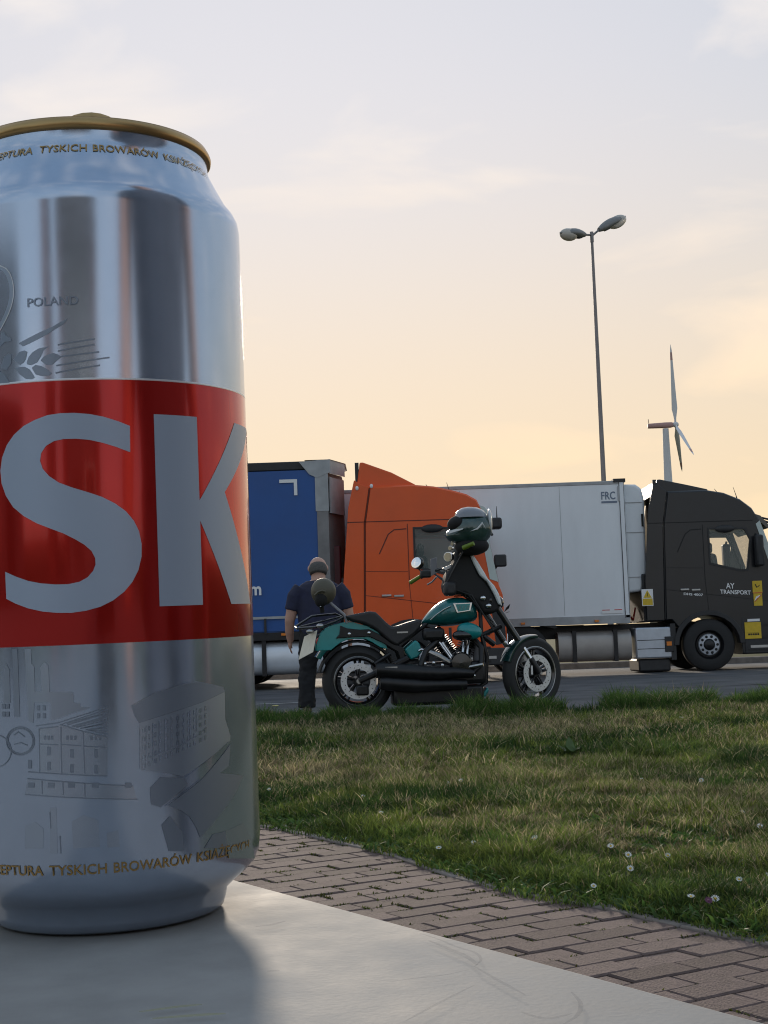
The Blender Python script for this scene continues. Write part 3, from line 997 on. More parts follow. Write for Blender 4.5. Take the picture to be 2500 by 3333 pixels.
lines = [[(750 + k * 55, 945 + k * 14), (1290, 770 + k * 42)] for k in range(8)] + [[(430, 970), (700, 930), (1000, 835), (1290, 740)], [(480, 1000), (700, 975)], [(720, 950), (980, 1030), (1280, 1100)], [(880, 980), (1290, 870)], [(960, 1000), (1290, 930)], [(1050, 1030), (1280, 985)], [(800, 940), (1290, 805)],
         [(470, 1000), (478, 1520)], [(730, 980), (742, 1540)], [(1000, 1040), (1018, 1540)], [(480, 1185), (700, 1195)], [(740, 1190), (980, 1205)], [(1010, 1210), (1270, 1225)], [(340, 1520), (800, 1550), (1280, 1570)], [(330, 1600), (800, 1640), (1600, 1690)], [(505, 1630), (510, 1790)], [(755, 1640), (762, 1800)], [(1018, 1660), (1022, 1820)], [(300, 1790), (900, 1830), (1650, 1850)]]
circ = lambda x, y, r: [(x + r * math.cos(2 * math.pi * k / 28), y + r * math.sin(2 * math.pi * k / 28)) for k in range(29)]
lines += [circ(245, 1150, 168), circ(245, 1150, 150), circ(-60, 1270, 195), [(170, 1080), (220, 1040), (300, 1100)], [(170, 1190), (250, 1170), (330, 1200)], [(600, 2000), (610, 2200)], [(720, 2290), (730, 2500)]]
wrap2d('brewery_lines', join2d([poly2d([o]) for o in strokes([P_(cb, q) for q in lines], .00022)]), 'print_dark', body, .00008, follow=False)
lt = [[(600, 1120), (1010, 780)], [(400, 1400), (740, 1140)], [(165, 960), (480, 850), (720, 720), (800, 640)], [(100, 425), (300, 312), (560, 228), (710, 200)]] + [[(165 + i * 60, 640 - i * 20), (165 + i * 60, 1040 - i * 40)] for i in range(10)]
wrap2d('brewery_highlights', join2d([poly2d([o]) for o in strokes([P_(cE, q) for q in lt], .00016)]), 'can_silver', body, .00013, follow=False)

# ================================================================== LORRIES
mat('cab_orange', (0.74, 0.10, 0.016), 0.40, 0.0, var=0.06, vscale=1.5, coat=0.15, spec=0.35)
mat('cab_black', (0.010, 0.011, 0.014), 0.30, 0.0, var=0.25, vscale=2.0, coat=0.2, spec=0.4)
mat('curtain_blue', (0.008, 0.075, 0.28), 0.42, var=0.10, vscale=1.0, bump=0.15, bscale=3)
mat('trailer_white', (0.76, 0.79, 0.82), 0.38, var=0.05, vscale=2.2, c2=(0.80, 0.83, 0.86), vstretch=(1, 1, .25))
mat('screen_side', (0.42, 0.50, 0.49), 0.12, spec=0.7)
mat('window_glass', (0.25, 0.30, 0.28), 0.04, alpha=0.22, spec=0.8)
mat('trailer_grey', (0.36, 0.37, 0.38), 0.5, var=0.15, vscale=4)
mat('bulkhead', (0.20, 0.19, 0.19), 0.6, var=0.2, vscale=3)
mat('dark_red', (0.10, 0.010, 0.014), 0.5)
mat('seam', (0.006, 0.006, 0.007), 0.7)
mat('orange_seam', (0.12, 0.018, 0.006), 0.6)
mat('cab_glass', (0.10, 0.13, 0.12), 0.04, trans=0.9, spec=0.6)
mat('screen_glass', (0.55, 0.68, 0.66), 0.05, trans=0.85, spec=0.6)
mat('cab_lining', (0.16, 0.17, 0.17), 0.7, var=0.15)
mat('seat_cloth', (0.03, 0.03, 0.035), 0.9)
mat('tank_white', (0.62, 0.66, 0.72), 0.34, 0.35, var=0.06, vscale=4)
mat('tank_steel', (0.36, 0.335, 0.315), 0.45, 0.35, var=0.10, vscale=3)
mat('box_silver', (0.46, 0.50, 0.56), 0.38, 0.6, var=0.08, vscale=5)
mat('white_paint', (0.78, 0.78, 0.78), 0.45)
mat('yellow_sign', (0.62, 0.42, 0.02), 0.45, var=0.08, vscale=20)
mat('red_mark', (0.55, 0.03, 0.03), 0.4)
mat('amber', (0.70, 0.20, 0.02), 0.25)
mat('hub_silver', (0.40, 0.43, 0.48), 0.4, 0.5, var=0.1, vscale=10)

nut0 = MB().ell((0, 0, 0), (.028, .02, .028), 8, 5).build('wheel_nut', 'seam')
NUT = nut0.data
bpy.data.objects.remove(nut0)
def truck_wheel(parent, x, y, side, r=.51, w=.31, hub='hub_silver'):
    """side -1: outer face towards -y"""
    t = thing('wheel', None, None, (x, y, r))
    del_keys = [k for k in ('label', 'category') if k in t]
    for k in del_keys: del t[k]
    t.parent = parent
    s = side
    MB().lathe([(.29, -w / 2), (.33, -w / 2 - .004), (r - .06, -w / 2), (r - .012, -w / 2 + .03), (r, -w / 2 + .06), (r, w / 2 - .06), (r - .012, w / 2 - .03), (r - .06, w / 2), (.29, w / 2)], 40, closed=True).build('tyre', 'rubber', t)
    MB().lathe([(.30, s * w * .46), (.285, s * w * .47), (.27, s * w * .30), (.24, s * w * .22), (.0, s * w * .22), (.0, s * w * .1), (.29, s * w * .1)], 32).build('rim', 'black_metal', t)
    h = MB()
    h.lathe([(.20, s * w * .26), (.215, s * w * .34), (.20, s * w * .42), (.115, s * w * .44), (.11, s * w * .26)], 40)
    h.build('hub_ring', hub, t)
    for k in range(10):
        q = 2 * math.pi * k / 10
        nb = bpy.data.objects.new('wheel_nut', NUT)
        col.objects.link(nb)
        nb.parent = t
        nb.location = (.162 * math.cos(q), s * w * .44, .162 * math.sin(q))
    MB().lathe([(.0, s * w * .50), (.07, s * w * .49), (.10, s * w * .42), (.105, s * w * .2)], 24).build('hub_cap', 'black_metal', t)
    return t

def tractor(name, label, X, Y, paint, seam, tank, defl_h, roof, wt_, wb_):
    """lorry tractor facing +x; local origin on the ground below the cab's rear seam, side plane at y=0, far side y=2.5"""
    t = thing(name, label, 'lorry', (X, Y, 0))
    W = 2.5
    def wsx(z): return wt_[0] + (wb_[0] - wt_[0]) * (wt_[1] - z) / (wt_[1] - wb_[1])
    prof = [(-.02, 1.02), (.04, 2.92), (.15, 3.57)] + roof + [wt_, wb_, (wb_[0] + .06, 1.55), (2.47, 1.15), (2.50, .95), (2.50, .32), (1.47, .30), (1.45, .60), (1.38, .86), (1.18, 1.06), (.82, 1.14), (.46, 1.06), (.24, .84), (.10, 1.02)]
    # cab shell as a loft across the width, drawn in at both sides
    rings = []
    for y, k in ((0.0, .985), (.04, 1.0), (W - .04, 1.0), (W, .985)):
        rings.append([(1.1 + (x - 1.1) * k, y, 1.6 + (z - 1.6) * k) for x, z in prof])
    cb_ = MB().loft(rings).build('cab', paint, t, ang=25)
    wn = [(.93, 2.78), (1.62, 2.76), (1.72, 2.55), (1.62, 1.98), (1.50, 1.97), (.93, 2.12)]
    cuts = [MB().prism([(.35, 1.35), (.35, 2.86), (1.80, 2.86), (wt_[0] - .06, 2.80), (wb_[0] - .10, 1.75), (wb_[0] - .10, 1.35)], .06, W - .06),
            MB().prism(wn, -.2, .2), MB().prism([(x if x < 1.2 else x + .22, z) for x, z in wn], W - .2, W + .2),
            MB().prism([(wsx(2.84) - .12, 2.84), (wsx(2.84) + .10, 2.88), (wsx(1.8) + .12, 1.80), (wsx(1.8) - .2, 1.80)], .16, W - .16)]
    for c_ in cuts:
        co = c_.build('cut', paint, t)
        q = cb_.modifiers.new('b', 'BOOLEAN')
        q.operation = 'DIFFERENCE'; q.object = co; q.solver = 'EXACT'
        bpy.context.view_layer.update()
        me = bpy.data.meshes.new_from_object(cb_.evaluated_get(bpy.context.evaluated_depsgraph_get()))
        cb_.modifiers.clear()
        cb_.data = me
        bpy.data.objects.remove(co)
    cb_.data.shade_smooth(); cb_.data.set_sharp_from_angle(angle=R_(25))
    q = cb_.modifiers.new('bevel', 'BEVEL'); q.width = .012; q.segments = 2; q.limit_method = 'ANGLE'; q.angle_limit = R_(40)
    # driver's cabin: seats, wheel, curtain, dark trim
    for y in (.38, 1.62):
        st_ = MB().prism([(.92, 1.40), (.90, 2.20), (1.02, 2.34), (1.14, 2.30), (1.20, 1.75), (1.62, 1.70), (1.62, 1.45)], y, y + .5).build('seat', 'seat_cloth', t, bevel=.04)
        MB().box((1.03, y + .25, 2.44), (.13, .28, .22)).build('headrest', 'seat_cloth', st_, bevel=.05)
    MB().lathe([(.20, -.015), (.225, 0), (.20, .015), (.19, 0)], 28, (1.80, .63, 1.98), 'x', closed=True, R=Matrix.Rotation(R_(35), 3, 'Y')).build('steering_wheel', 'black_plastic', t)
    MB().b2((.36, .08, 1.36), (.52, W - .08, 2.84)).build('bunk_curtain', 'cab_lining', t)
    MB().b2((.36, .08, 1.36), (2.1, W - .08, 1.40)).build('cabin_floor', 'seat_cloth', t)
    # rear side fairings and roof deflector
    fp = [(-.385, 1.02), (-.385, 1.80), (-.25, 3.2), (-.13, 3.70), (-.02, 3.70 if defl_h < 3.9 else 3.62), (.135, 3.56), (.025, 2.92), (-.035, 1.02)]
    for y in (0.0, W - .05):
        MB().prism(fp, y, y + .05).build('side_fairing', paint, t, bevel=.01)
    dp = [(-.10, 3.50), (-.02, defl_h), (.04, defl_h), (.55, 3.5 + (defl_h - 3.5) * .62), (.98, 3.59), (.95, 3.5)]
    MB().prism(dp, .12, W - .12).build('roof_deflector', paint, t, bevel=.02)
    MB().b2((-.11, .14, 3.45), (-.04, .2, defl_h)).build('deflector_edge', 'black_plastic', t)
    # panel joints, slightly proud dark strips
    sm = MB()
    e = -.004
    def strip(a_, b_, w=.014):
        a_, b_ = V((a_[0], 0, a_[1])), V((b_[0], 0, b_[1]))
        d = (b_ - a_).normalized(); nn = V((-d.z, 0, d.x)) * w / 2
        sm.plate([a_ + nn + V((0, e, 0)), b_ + nn + V((0, e, 0)), b_ - nn + V((0, e, 0)), a_ - nn + V((0, e, 0))], (0, 1, 0), .012)
    strip((-.02, 1.04), (.04, 2.92), .02); strip((.04, 2.92), (.145, 3.55), .02)
    strip((-.28, 2.94), (1.80, 2.93), .016)
    strip((.80, 2.88), (.80, 1.78))
    strip((.28, 2.35), (.45, 2.70), .02); strip((.45, 2.70), (.56, 2.78), .02); strip((.56, 2.78), (.78, 2.79), .02)
    strip((.02, 1.62), (2.2, 1.30), .010); strip((.80, 1.78), (.84, 1.18), .010); strip((.02, 2.05), (.78, 2.02), .008)
    sm.build('panel_joint', seam, cb_)
    # door window: frame, glass, a lining behind it and the seat
    def quad(pts, y, th): return MB().plate([(x, y, z) for x, z in pts], (0, 1, 0), th)
    fr = [(.895, 2.815), (1.655, 2.795), (1.765, 2.55), (1.66, 1.93), (1.50, 1.925), (.895, 2.085)]
    fb = MB()
    n6 = len(wn)
    vv = [(x, -.012, z) for x, z in fr] + [(x, -.012, z) for x, z in wn] + [(x, .03, z) for x, z in fr] + [(x, .03, z) for x, z in wn]
    ff = []
    for i in range(n6):
        j = (i + 1) % n6
        ff += [(i, j, n6 + j, n6 + i), (2 * n6 + i, 3 * n6 + i, 3 * n6 + j, 2 * n6 + j), (i, 2 * n6 + i, 2 * n6 + j, j), (n6 + i, n6 + j, 3 * n6 + j, 3 * n6 + i)]
    wf = fb._add(vv, ff).build('window', 'black_plastic', t)
    quad(wn, .012, .004).build('pane', 'window_glass', wf)
    MB().ell((1.24, -.02, 2.78), (.20, .04, .075), 16, 8).build('mirror_housing', 'black_plastic', wf)
    # windscreen, grille, bumper, lamps
    MB().plate([(wsx(2.92) + .012, .10, 2.92), (wsx(2.92) + .012, W - .10, 2.92), (wsx(1.74) + .012, W - .10, 1.74), (wsx(1.74) + .012, .10, 1.74)], (1, 0, .32), .008).build('windscreen', 'window_glass', t)
    MB().prism([(wt_[0] - .12, wt_[1] + .10), (wt_[0] + .05, wt_[1] + .04), (wt_[0] + .24, wt_[1] - .20), (wt_[0] + .18, wt_[1] - .22), (wt_[0] + .01, wt_[1] - .05)], .03, W - .03).build('sun_visor', 'screen_side' if defl_h > 3.9 else 'glass_dark', t)
    gr = MB().b2((2.36, .35, .95), (2.485, W - .35, 1.52)).build('grille', 'black_plastic', t, bevel=.02)
    for k in range(5):
        MB().b2((2.48, .40, 1.0 + k * .105), (2.50, W - .40, 1.05 + k * .105)).build('grille_bar', 'steel', gr)
    bp = MB().b2((1.50, -.012, .30), (2.53, W + .012, .62)).build('bumper', 'black_plastic', t, bevel=.03)
    for y in (.12, W - .42):
        MB().b2((2.50, y, .66), (2.53, y + .3, .86)).build('headlight', 'chrome', t, bevel=.02)
    MB().b2((1.47, -.006, .62), (1.52, .0, 1.0)).build('step_edge', 'black_plastic', t)
    for k in range(2):
        MB().b2((1.62, -.016, .40 + k * .0 + .02), (2.3, -.004, .47)).build('step', 'steel', bp) if k == 0 else None
    # glass corner, black grille side, front mirrors
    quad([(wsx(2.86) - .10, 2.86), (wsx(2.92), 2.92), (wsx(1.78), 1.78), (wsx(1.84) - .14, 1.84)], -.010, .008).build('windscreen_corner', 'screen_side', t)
    quad([(2.20, 1.70), (2.36, 1.66), (2.46, 1.20), (2.49, .70), (2.30, .66), (2.26, 1.15)], -.010, .008).build('front_corner_trim', 'black_plastic', t)
    fm_ = MB().box((2.40, .16, 2.84), (.20, .30, .20)).build('front_mirror', 'black_plastic', t, bevel=.04)
    MB().tube([(2.36, .2, 2.9), (2.05, .3, 3.0)], .02, 8).build('mirror_arm', 'black_plastic', fm_)
    MB().tube([(2.42, .14, 2.93), (2.42, .14, 3.15)], [.012, .004], 6).build('marker_rod', 'black_plastic', fm_)
    kb3 = MB().box((2.44, .02, 2.16), (.22, .10, .22)).build('kerb_mirror', 'black_plastic', t, bevel=.03)
    MB().tube([(2.40, .05, 2.1), (2.25, .1, 1.9)], .02, 8).build('mirror_arm', 'black_plastic', kb3)
    # mirrors on the front pillar
    for y0 in (-.24, W + .02):
        mr = MB().box((1.86, y0 + .1, 2.32), (.16, .20, .62)).build('mirror', 'black_plastic', t, bevel=.04)
        MB().tube([(1.86, y0 + .1, 2.6), (1.84, .04 if y0 < 0 else W - .04, 2.66)], .025, 8).build('mirror_arm', 'black_plastic', mr)
    MB().tube([(1.98, .3, 2.98), (2.20, .12, 2.86), (2.32, .05, 2.62)], .022, 8).build('wiper_mirror_arm', 'black_plastic', t)
    # wheel arch
    pts = []
    for k in range(13):
        q = math.pi * k / 12
        pts.append((.82 - .70 * math.cos(q), .52 + .66 * math.sin(q)))
    inn = [(.82 - .60 * math.cos(math.pi * k / 12), .52 + .57 * math.sin(math.pi * k / 12)) for k in range(12, -1, -1)]
    MB().prism(pts + inn, -.03, .25).build('wheel_arch', 'black_plastic', t, bevel=.01)
    MB().b2((.06, -.01, .24), (.16, .3, .95)).build('mud_flap', 'black_plastic', t)
    # chassis, tanks, tool box
    MB().b2((-3.4, .75, .72), (2.3, W - .75, .98)).build('chassis', 'black_metal', t)
    MB().b2((-.42, .10, 1.0), (-.02, W - .1, 1.95)).build('rear_cabinet', 'black_plastic', t, bevel=.02)
    def tank_prof(x0, x1, z0, z1):
        return MB().loft([[(x, .30 - .30 * math.cos(q) * (1 if abs(math.cos(q)) < .8 else .97) + .02, (z0 + z1) / 2 + (z1 - z0) / 2 * math.copysign(abs(math.sin(q)) ** .55, math.sin(q))) for q in [2 * math.pi * k / 28 for k in range(28)]] for x in (x0, x0 + .02, x1 - .02, x1)])
    tk = tank_prof(-2.14, -.70, .26, .86).build('fuel_tank', tank, t, ang=50)
    for x in (-1.83, -1.02):
        tank_prof(x - .035, x + .035, .25, .87).build('tank_strap', 'black_metal', tk, ang=50).scale = (1, 1, 1)
        tk_s = MB().b2((x - .04, .002, .25), (x + .04, .02, .87)).build('tank_strap', 'black_metal', tk)
    bxo = MB().b2((-.63, .0, .28), (.10, .5, .89)).build('tool_box', 'box_silver' if tank == 'tank_steel' else tank, t, bevel=.03)
    for z in (.47, .64):
        MB().b2((-.60, -.004, z - .006), (.06, .01, z + .006)).build('box_groove', 'seam', bxo)
    il = MB().b2((-.06, -.03, .40), (.11, .02, .70)).build('side_lamp', 'black_plastic', bxo, bevel=.01)
    MB().b2((-.03, -.036, .52), (.07, -.028, .60)).build('lamp_lens', 'amber', il)
    MB().b2((-.58, .06, .02), (.05, 1.2, .27)).build('air_tank', 'black_plastic', t, bevel=.04)
    # roof aerials and horns
    for x, z, h in ((1.24, 3.52, .10), (1.62, 3.40, .24)):
        MB().tube([(x, .4, z - .03), (x - .02, .4, z + h * .3), (x - .07, .4, z + h)], [.018, .008, .004], 6).build('aerial', 'black_metal', t)
    MB().box((1.42, .5, 3.44), (.26, .2, .05), Matrix.Rotation(R_(22), 3, 'Y')).build('roof_beacon', 'steel', t, bevel=.02)
    MB().ell((1.64, .45, 3.33), (.08, .06, .06), 12, 6).build('horn', 'black_metal', t)
    # door handle
    for x in (.30, .52):
        MB().b2((x, -.03, 1.59 - (x - .3) * .06), (x + .17, .0, 1.625 - (x - .3) * .06)).build('door_handle', 'steel', t, bevel=.005)
    for k in range(3):
        MB().b2((1.56, -.02, .36 + k * .24), (2.2, .01, .40 + k * .24)).build('step', 'black_metal', t)
    # wheels
    truck_wheel(t, .82, .17, -1); truck_wheel(t, .82, W - .17, 1)
    for dy, s_ in ((.17, -1), (.51, -1), (W - .51, 1), (W - .17, 1)):
        truck_wheel(t, -2.85, dy, s_)
    MB().prism([(-3.55, .95), (-3.42, 1.10), (-2.85, 1.16), (-2.28, 1.10), (-2.15, .95), (-2.2, .93), (-2.85, 1.10), (-3.5, .93)], .02, .68).build('rear_mudguard', 'black_plastic', t)
    MB().b2((-3.2, .8, 1.0), (-2.3, W - .8, 1.10)).build('fifth_wheel', 'black_metal', t, bevel=.02)
    return t

YB, YO = 28.5, 25.8
XB = on_y(2164, 1900, YB).x
XO = on_y(1187, 1900, YO).x
tb_ = tractor('lorry_tractor', 'black long-haul lorry tractor coupled to the white box trailer', XB, YB, 'cab_black', 'seam', 'tank_steel', 3.82, [(.90, 3.57), (1.26, 3.50), (1.58, 3.36), (1.80, 3.18)], (1.92, 2.98), (2.32, 1.72))
to_ = tractor('lorry_tractor', 'orange long-haul lorry tractor parked behind the motorcycle', XO, YO, 'cab_orange', 'orange_seam', 'tank_white', 4.03, [(.90, 3.585), (1.30, 3.54), (1.62, 3.46), (1.88, 3.38), (2.06, 3.27)], (2.14, 3.10), (2.40, 1.72))
MB().b2((-.62, .3, 1.35), (-.42, .9, 2.55)).build('air_filter_box', 'dark_red', to_, bevel=.03)
for x, z in ((-.08, 3.55), (.18, 3.58)):
    MB().ell((x, -.01, z), (.03, .02, .04), 10, 6).build('marker_lamp', 'white_paint', to_)
# stickers and lettering on the black tractor
def yplate(name, x0, x1, z0, z1, m, parent, y=-.010, th=.006):
    return MB().b2((x0, y, z0), (x1, y + th, z1)).build(name, m, parent)
s1_ = yplate('warning_sign', 1.72, 1.91, 1.50, 1.73, 'yellow_sign', tb_, -.014)
MB().plate([(1.765, -.016, 1.66), (1.80, -.016, 1.59), (1.86, -.016, 1.63), (1.86, -.016, 1.65), (1.81, -.016, 1.61), (1.785, -.016, 1.665)], (0, 1, 0), .001).build('sign_symbol', 'seam', s1_)
s2_ = yplate('warning_sign', 1.73, 1.90, 1.24, 1.49, 'yellow_sign', tb_, -.014)
yplate('sign_border', 1.725, 1.905, 1.485, 1.50, 'red_mark', s2_, -.017)
MB().plate([(1.74, -.0165, 1.33), (1.80, -.0165, 1.39), (1.88, -.0165, 1.43), (1.86, -.0165, 1.45), (1.78, -.0165, 1.42)], (0, 1, 0), .001).build('sign_symbol', 'white_paint', s2_)
MB().plate([(1.735, -.0175, 1.31), (1.75, -.0175, 1.31), (1.895, -.0175, 1.45), (1.88, -.0175, 1.46)], (0, 1, 0), .001).build('sign_slash', 'red_mark', s2_)
s3_ = yplate('notice_plate', 1.52, 1.84, .60, .92, 'yellow_sign', tb_, -.022, .008)
for k in range(5):
    MB().b2((1.58 + k * .045, -.0245, .665), (1.615 + k * .045, -.022, .70)).build('plate_character', 'seam', s3_)
MB().b2((1.56, -.0245, .71), (1.80, -.022, .715)).build('plate_line', 'seam', s3_)
yplate('white_strip', 1.58, 1.82, .935, .985, 'white_paint', tb_, -.03, .012)
s4_ = MB().b2((-.47, -.02, 1.31), (-.245, -.006, 1.64)).build('warning_sign', 'white_paint', tb_, bevel=.004)
MB().plate([(-.44, -.023, 1.47), (-.275, -.023, 1.47), (-.357, -.023, 1.62)], (0, 1, 0), .002).build('sign_triangle', 'yellow_sign', s4_)
MB().b2((-.455, -.023, 1.325), (-.26, -.021, 1.455)).build('sign_panel', 'yellow_sign', s4_)
MB().b2((-.362, -.026, 1.50), (-.352, -.0235, 1.57)).build('sign_symbol', 'seam', s4_)
flat_text('lettering', 'TRANSPORT', 'white_paint', tb_, (1.08, -.010, 1.50), (1, 0, -.07), (0, 0, 1), .60, .085)
flat_text('lettering', 'AY', 'white_paint', tb_, (1.20, -.010, 1.60), (1, 0, -.05), (0, 0, 1), .17, .11)
flat_text('lettering', 'DHS 4007', 'white_paint', tb_, (.36, -.010, 1.50), (1, 0, -.10), (0, 0, 1), .38, .05)

# ---- trailers: local origin on the ground below the front lower corner of the near side, body runs to -x
def trailer(name, label, X, Y, Lh, z0, z1, kind):
    t = thing(name, label, 'trailer', (X, Y, 0))
    W = 2.5
    if kind == 'box':
        MB().b2((-Lh, 0, z0), (0, W, z1)).build('box_body', 'trailer_white', t, bevel=.03)
        MB().b2((-Lh, -.012, z0 - .10), (0, .05, z0 + .06)).build('lower_rail', 'trailer_grey', t)
        MB().b2((-Lh, -.010, z1 - .06), (.01, W + .01, z1 + .012)).build('upper_rail', 'trailer_grey', t, bevel=.01)
        MB().b2((-.085, -.012, z0), (.012, .06, z1)).build('corner_post', 'trailer_white', t, bevel=.01)
        for x in (-.09, .0):
            MB().b2((x - .004, -.015, z0), (x + .004, 0, z1)).build('post_joint', 'seam', t)
        for k in range(6):
            MB().b2((-1.28 - k * 1.98, -.003, z0 + .08), (-1.272 - k * 1.98, .01, z1 - .08)).build('panel_joint', 'trailer_grey', t)
        ru = MB()
        ru.prism([(.02, z0 + .50), (.30, z0 + .52), (.42, z0 + .9), (.44, z1 - .35), (.40, z1 - .14), (.28, z1 - .05), (.02, z1 - .04)], .22, W - .22)
        rf = ru.build('refrigeration_unit', 'trailer_white', t, bevel=.05, seg=3)
        MB().b2((.43, .5, z1 - 1.2), (.47, W - .5, z1 - .5)).build('unit_grille', 'black_plastic', rf)
        for z in (z1 - .42, z1 - 1.02, z0 + .8):
            MB().b2((.04, .205, z), (.40, .222, z + .012)).build('unit_joint', 'trailer_grey', rf)
        MB().b2((.36, .20, z1 - .9), (.40, .222, z1 - .65)).build('unit_latch', 'seam', rf)
        MB().b2((-.20, -.025, z1 - .02), (.04, W, z1 + .05)).build('roof_edge', 'black_plastic', t)
        mat('frc_ink', (0.16, 0.20, 0.27), 0.5)
        flat_text('lettering', 'FRC', 'frc_ink', t, (-.45, -.006, z1 - .36), (1, 0, 0), (0, 0, 1), .28, .16)
        MB().b2((-.45, -.006, z1 - .43), (-.14, -.004, z1 - .39)).build('lettering_line', 'frc_ink', t)
        MB().b2((-.125, -.016, z1 - .40), (-.085, -.013, z1 - .10)).build('sticker', 'trailer_grey', t)
        MB().b2((-.55, -.016, z0 + .10), (-.13, -.012, z0 + .16)).build('label_plate', 'white_paint', t)
        for x in (-.54, -.30):
            MB().b2((x, -.018, z0 + .16), (x + .15, -.014, z0 + .175)).build('label_stripe', 'red_mark', t)
        b = MB().plate([(-2.47, -.006, z0 + .20), (-2.42, -.006, z0 + .29), (-2.34, -.006, z0 + .36), (-2.37, -.006, z0 + .27)], (0, 1, 0), .003).build('leaf_logo', 'seam', t)
        MB().plate([(-2.46, -.006, z0 + .17), (-2.40, -.006, z0 + .185), (-2.35, -.006, z0 + .21), (-2.41, -.006, z0 + .20)], (0, 1, 0), .003).build('leaf_logo', 'trailer_grey', t)
    else:
        MB().b2((-Lh, .04, z1 - .16), (.02, W - .04, z1)).build('roof', 'black_plastic', t, bevel=.02)
        cur = []
        n = 90
        for k in range(n + 1):     # slightly rippled tarpaulin
            x = -Lh + (Lh - .0) * k / n
            cur.append((x, .012 * math.sin(x * 5.1) + .006 * math.sin(x * 13)))
        b = MB()
        zs = [z0 + .02, z0 + .25, z0 + .8, z0 + 1.6, z1 - .5, z1 - .17]
        vs_, fs_ = [], []
        for i, z in enumerate(zs):
            for x, y in cur:
                vs_.append((x, -.01 + y * (1.6 if i < 2 else .8 if i < 4 else .2), z))
        m_ = len(cur)
        for i in range(len(zs) - 1):
            for k in range(m_ - 1):
                fs_.append((i * m_ + k, i * m_ + k + 1, (i + 1) * m_ + k + 1, (i + 1) * m_ + k))
        cu_ = b._add(vs_, fs_).build('curtain', 'curtain_blue', t, recalc=False, ang=80)
        MB().b2((-Lh, .03, z0), (0, W, z1 - .17)).build('load_space', 'curtain_blue', t)
        MB().b2((-Lh, -.035, z0 + .24), (0, -.022, z0 + .285)).build('curtain_strap', 'trailer_grey', cu_)
        for k in range(18):
            MB().b2((-.3 - k * .7, -.04, z0 - .02), (-.26 - k * .7, -.024, z0 + .25)).build('buckle_strap', 'black_plastic', cu_)
        MB().b2((-Lh, .0, z0 - .14), (0, W, z0)).build('lower_rail', 'black_metal', t)
        # front bulkhead with chamfered corners and corner post
        fp = [(0, -.02), (.20, -.02), (.20, .10), (.44, .75), (.44, W - .75), (.20, W - .1), (.20, W + .02), (0, W + .02)]
        b = MB()
        n = len(fp)
        b._add([(x, y, z0 - .1) for x, y in fp] + [(x, y, z1 - .22) for x, y in fp], [tuple(range(n)), tuple(range(2 * n - 1, n - 1, -1))] + [(i, (i + 1) % n, (i + 1) % n + n, i + n) for i in range(n)])
        bh = b.build('bulkhead', 'bulkhead', t)
        MB().b2((0, -.028, z0 - .1), (.205, .02, z1 - .9)).build('corner_post', 'bulkhead', t)
        MB().b2((-.02, -.034, z1 - .92), (.215, .025, z1 - .22)).build('corner_post_top', 'trailer_grey', t)
        MB().plate([(-.30, -.04, z1 - .02), (.26, -.04, z1 + .01), (.26, -.04, z1 - .22), (.02, -.04, z1 - .32), (-.12, -.04, z1 - .25)], (0, 1, 0), .02).build('corner_gusset', 'trailer_grey', t)
        b = MB()
        b._add([(.24, -.04, z1 + .01), (.50, .7, z1 + .01), (.50, .7, z1 - .24), (.24, -.04, z1 - .24)], [(0, 1, 2, 3)])
        b._add([(.26, -.03, z1 + .008), (.52, .7, z1 + .008), (.52, W - .7, z1 + .008), (.26, W + .03, z1 + .008), (-.2, W + .03, z1 + .008), (-.2, -.03, z1 + .008)], [(0, 1, 2, 3, 4, 5)])
        b.build('roof_nose', 'trailer_grey', t)
        b = MB()
        b._add([(.225, .10, z1 - .30), (.445, .72, z1 - .30), (.445, .72, z1 - .95), (.225, .10, z1 - .95)], [(0, 1, 2, 3)])
        MB().plate([(.225, .08, z1 - .30), (.46, .72, z1 - .30), (.46, .72, z1 - .95), (.225, .08, z1 - .95)], (1, -.36, 0), .02).build('bulkhead_panel', 'trailer_grey', bh)
        # white corner mark and the last letter of the haulier's address
        MB().plate([(-.66, -.03, z1 - .33), (-.34, -.03, z1 - .33), (-.34, -.03, z1 - .62), (-.40, -.03, z1 - .62), (-.40, -.03, z1 - .39), (-.66, -.03, z1 - .39)], (0, -1, 0), .004).build('corner_mark', 'white_paint', cu_)
    for k in range(9):
        MB().b2((-.7 - k * 1.45, -.045, z0 - .06), (-.62 - k * 1.45, -.012, z0 - .02)).build('marker_lamp', 'amber', t)
    # running gear
    MB().b2((-Lh + .3, .85, z0 - .35), (-.8, W - .85, z0 - .1)).build('chassis', 'black_metal', t)
    for x in (-Lh + 3.2, -Lh + 4.5, -Lh + 5.8):
        truck_wheel(t, x, .19, -1, hub='steel'); truck_wheel(t, x, W - .19, 1, hub='steel')
    MB().b2((-Lh + 2.6, .02, .95), (-Lh + 6.4, .40, 1.02)).build('mudguard', 'black_plastic', t)
    for y in (.55, W - .65):
        MB().b2((-2.95, y, .16), (-2.83, y + .1, z0)).build('landing_leg', 'steel', t)
        MB().b2((-3.02, y - .06, .0), (-2.76, y + .16, .05)).build('landing_foot', 'steel', t)
    return t
XT = on_y(2040, 1800, YB).x
tw = trailer('box_trailer', 'white refrigerated box trailer marked FRC behind the black tractor', XT, YB, 13.4, 1.09, 3.80, 'box')
tu = MB().b2((-.18, .25, .98), (.02, .6, 1.09)).build('connector_bracket', 'trailer_grey', tw)
XC = on_y(1033, 1700, YO).x
tcn = trailer('curtain_trailer', 'blue curtain-sided trailer coupled to the orange tractor', XC, YO, 13.4, 1.02, 4.08, 'curtain')
pm_ = on_y(815, 1935, YO)
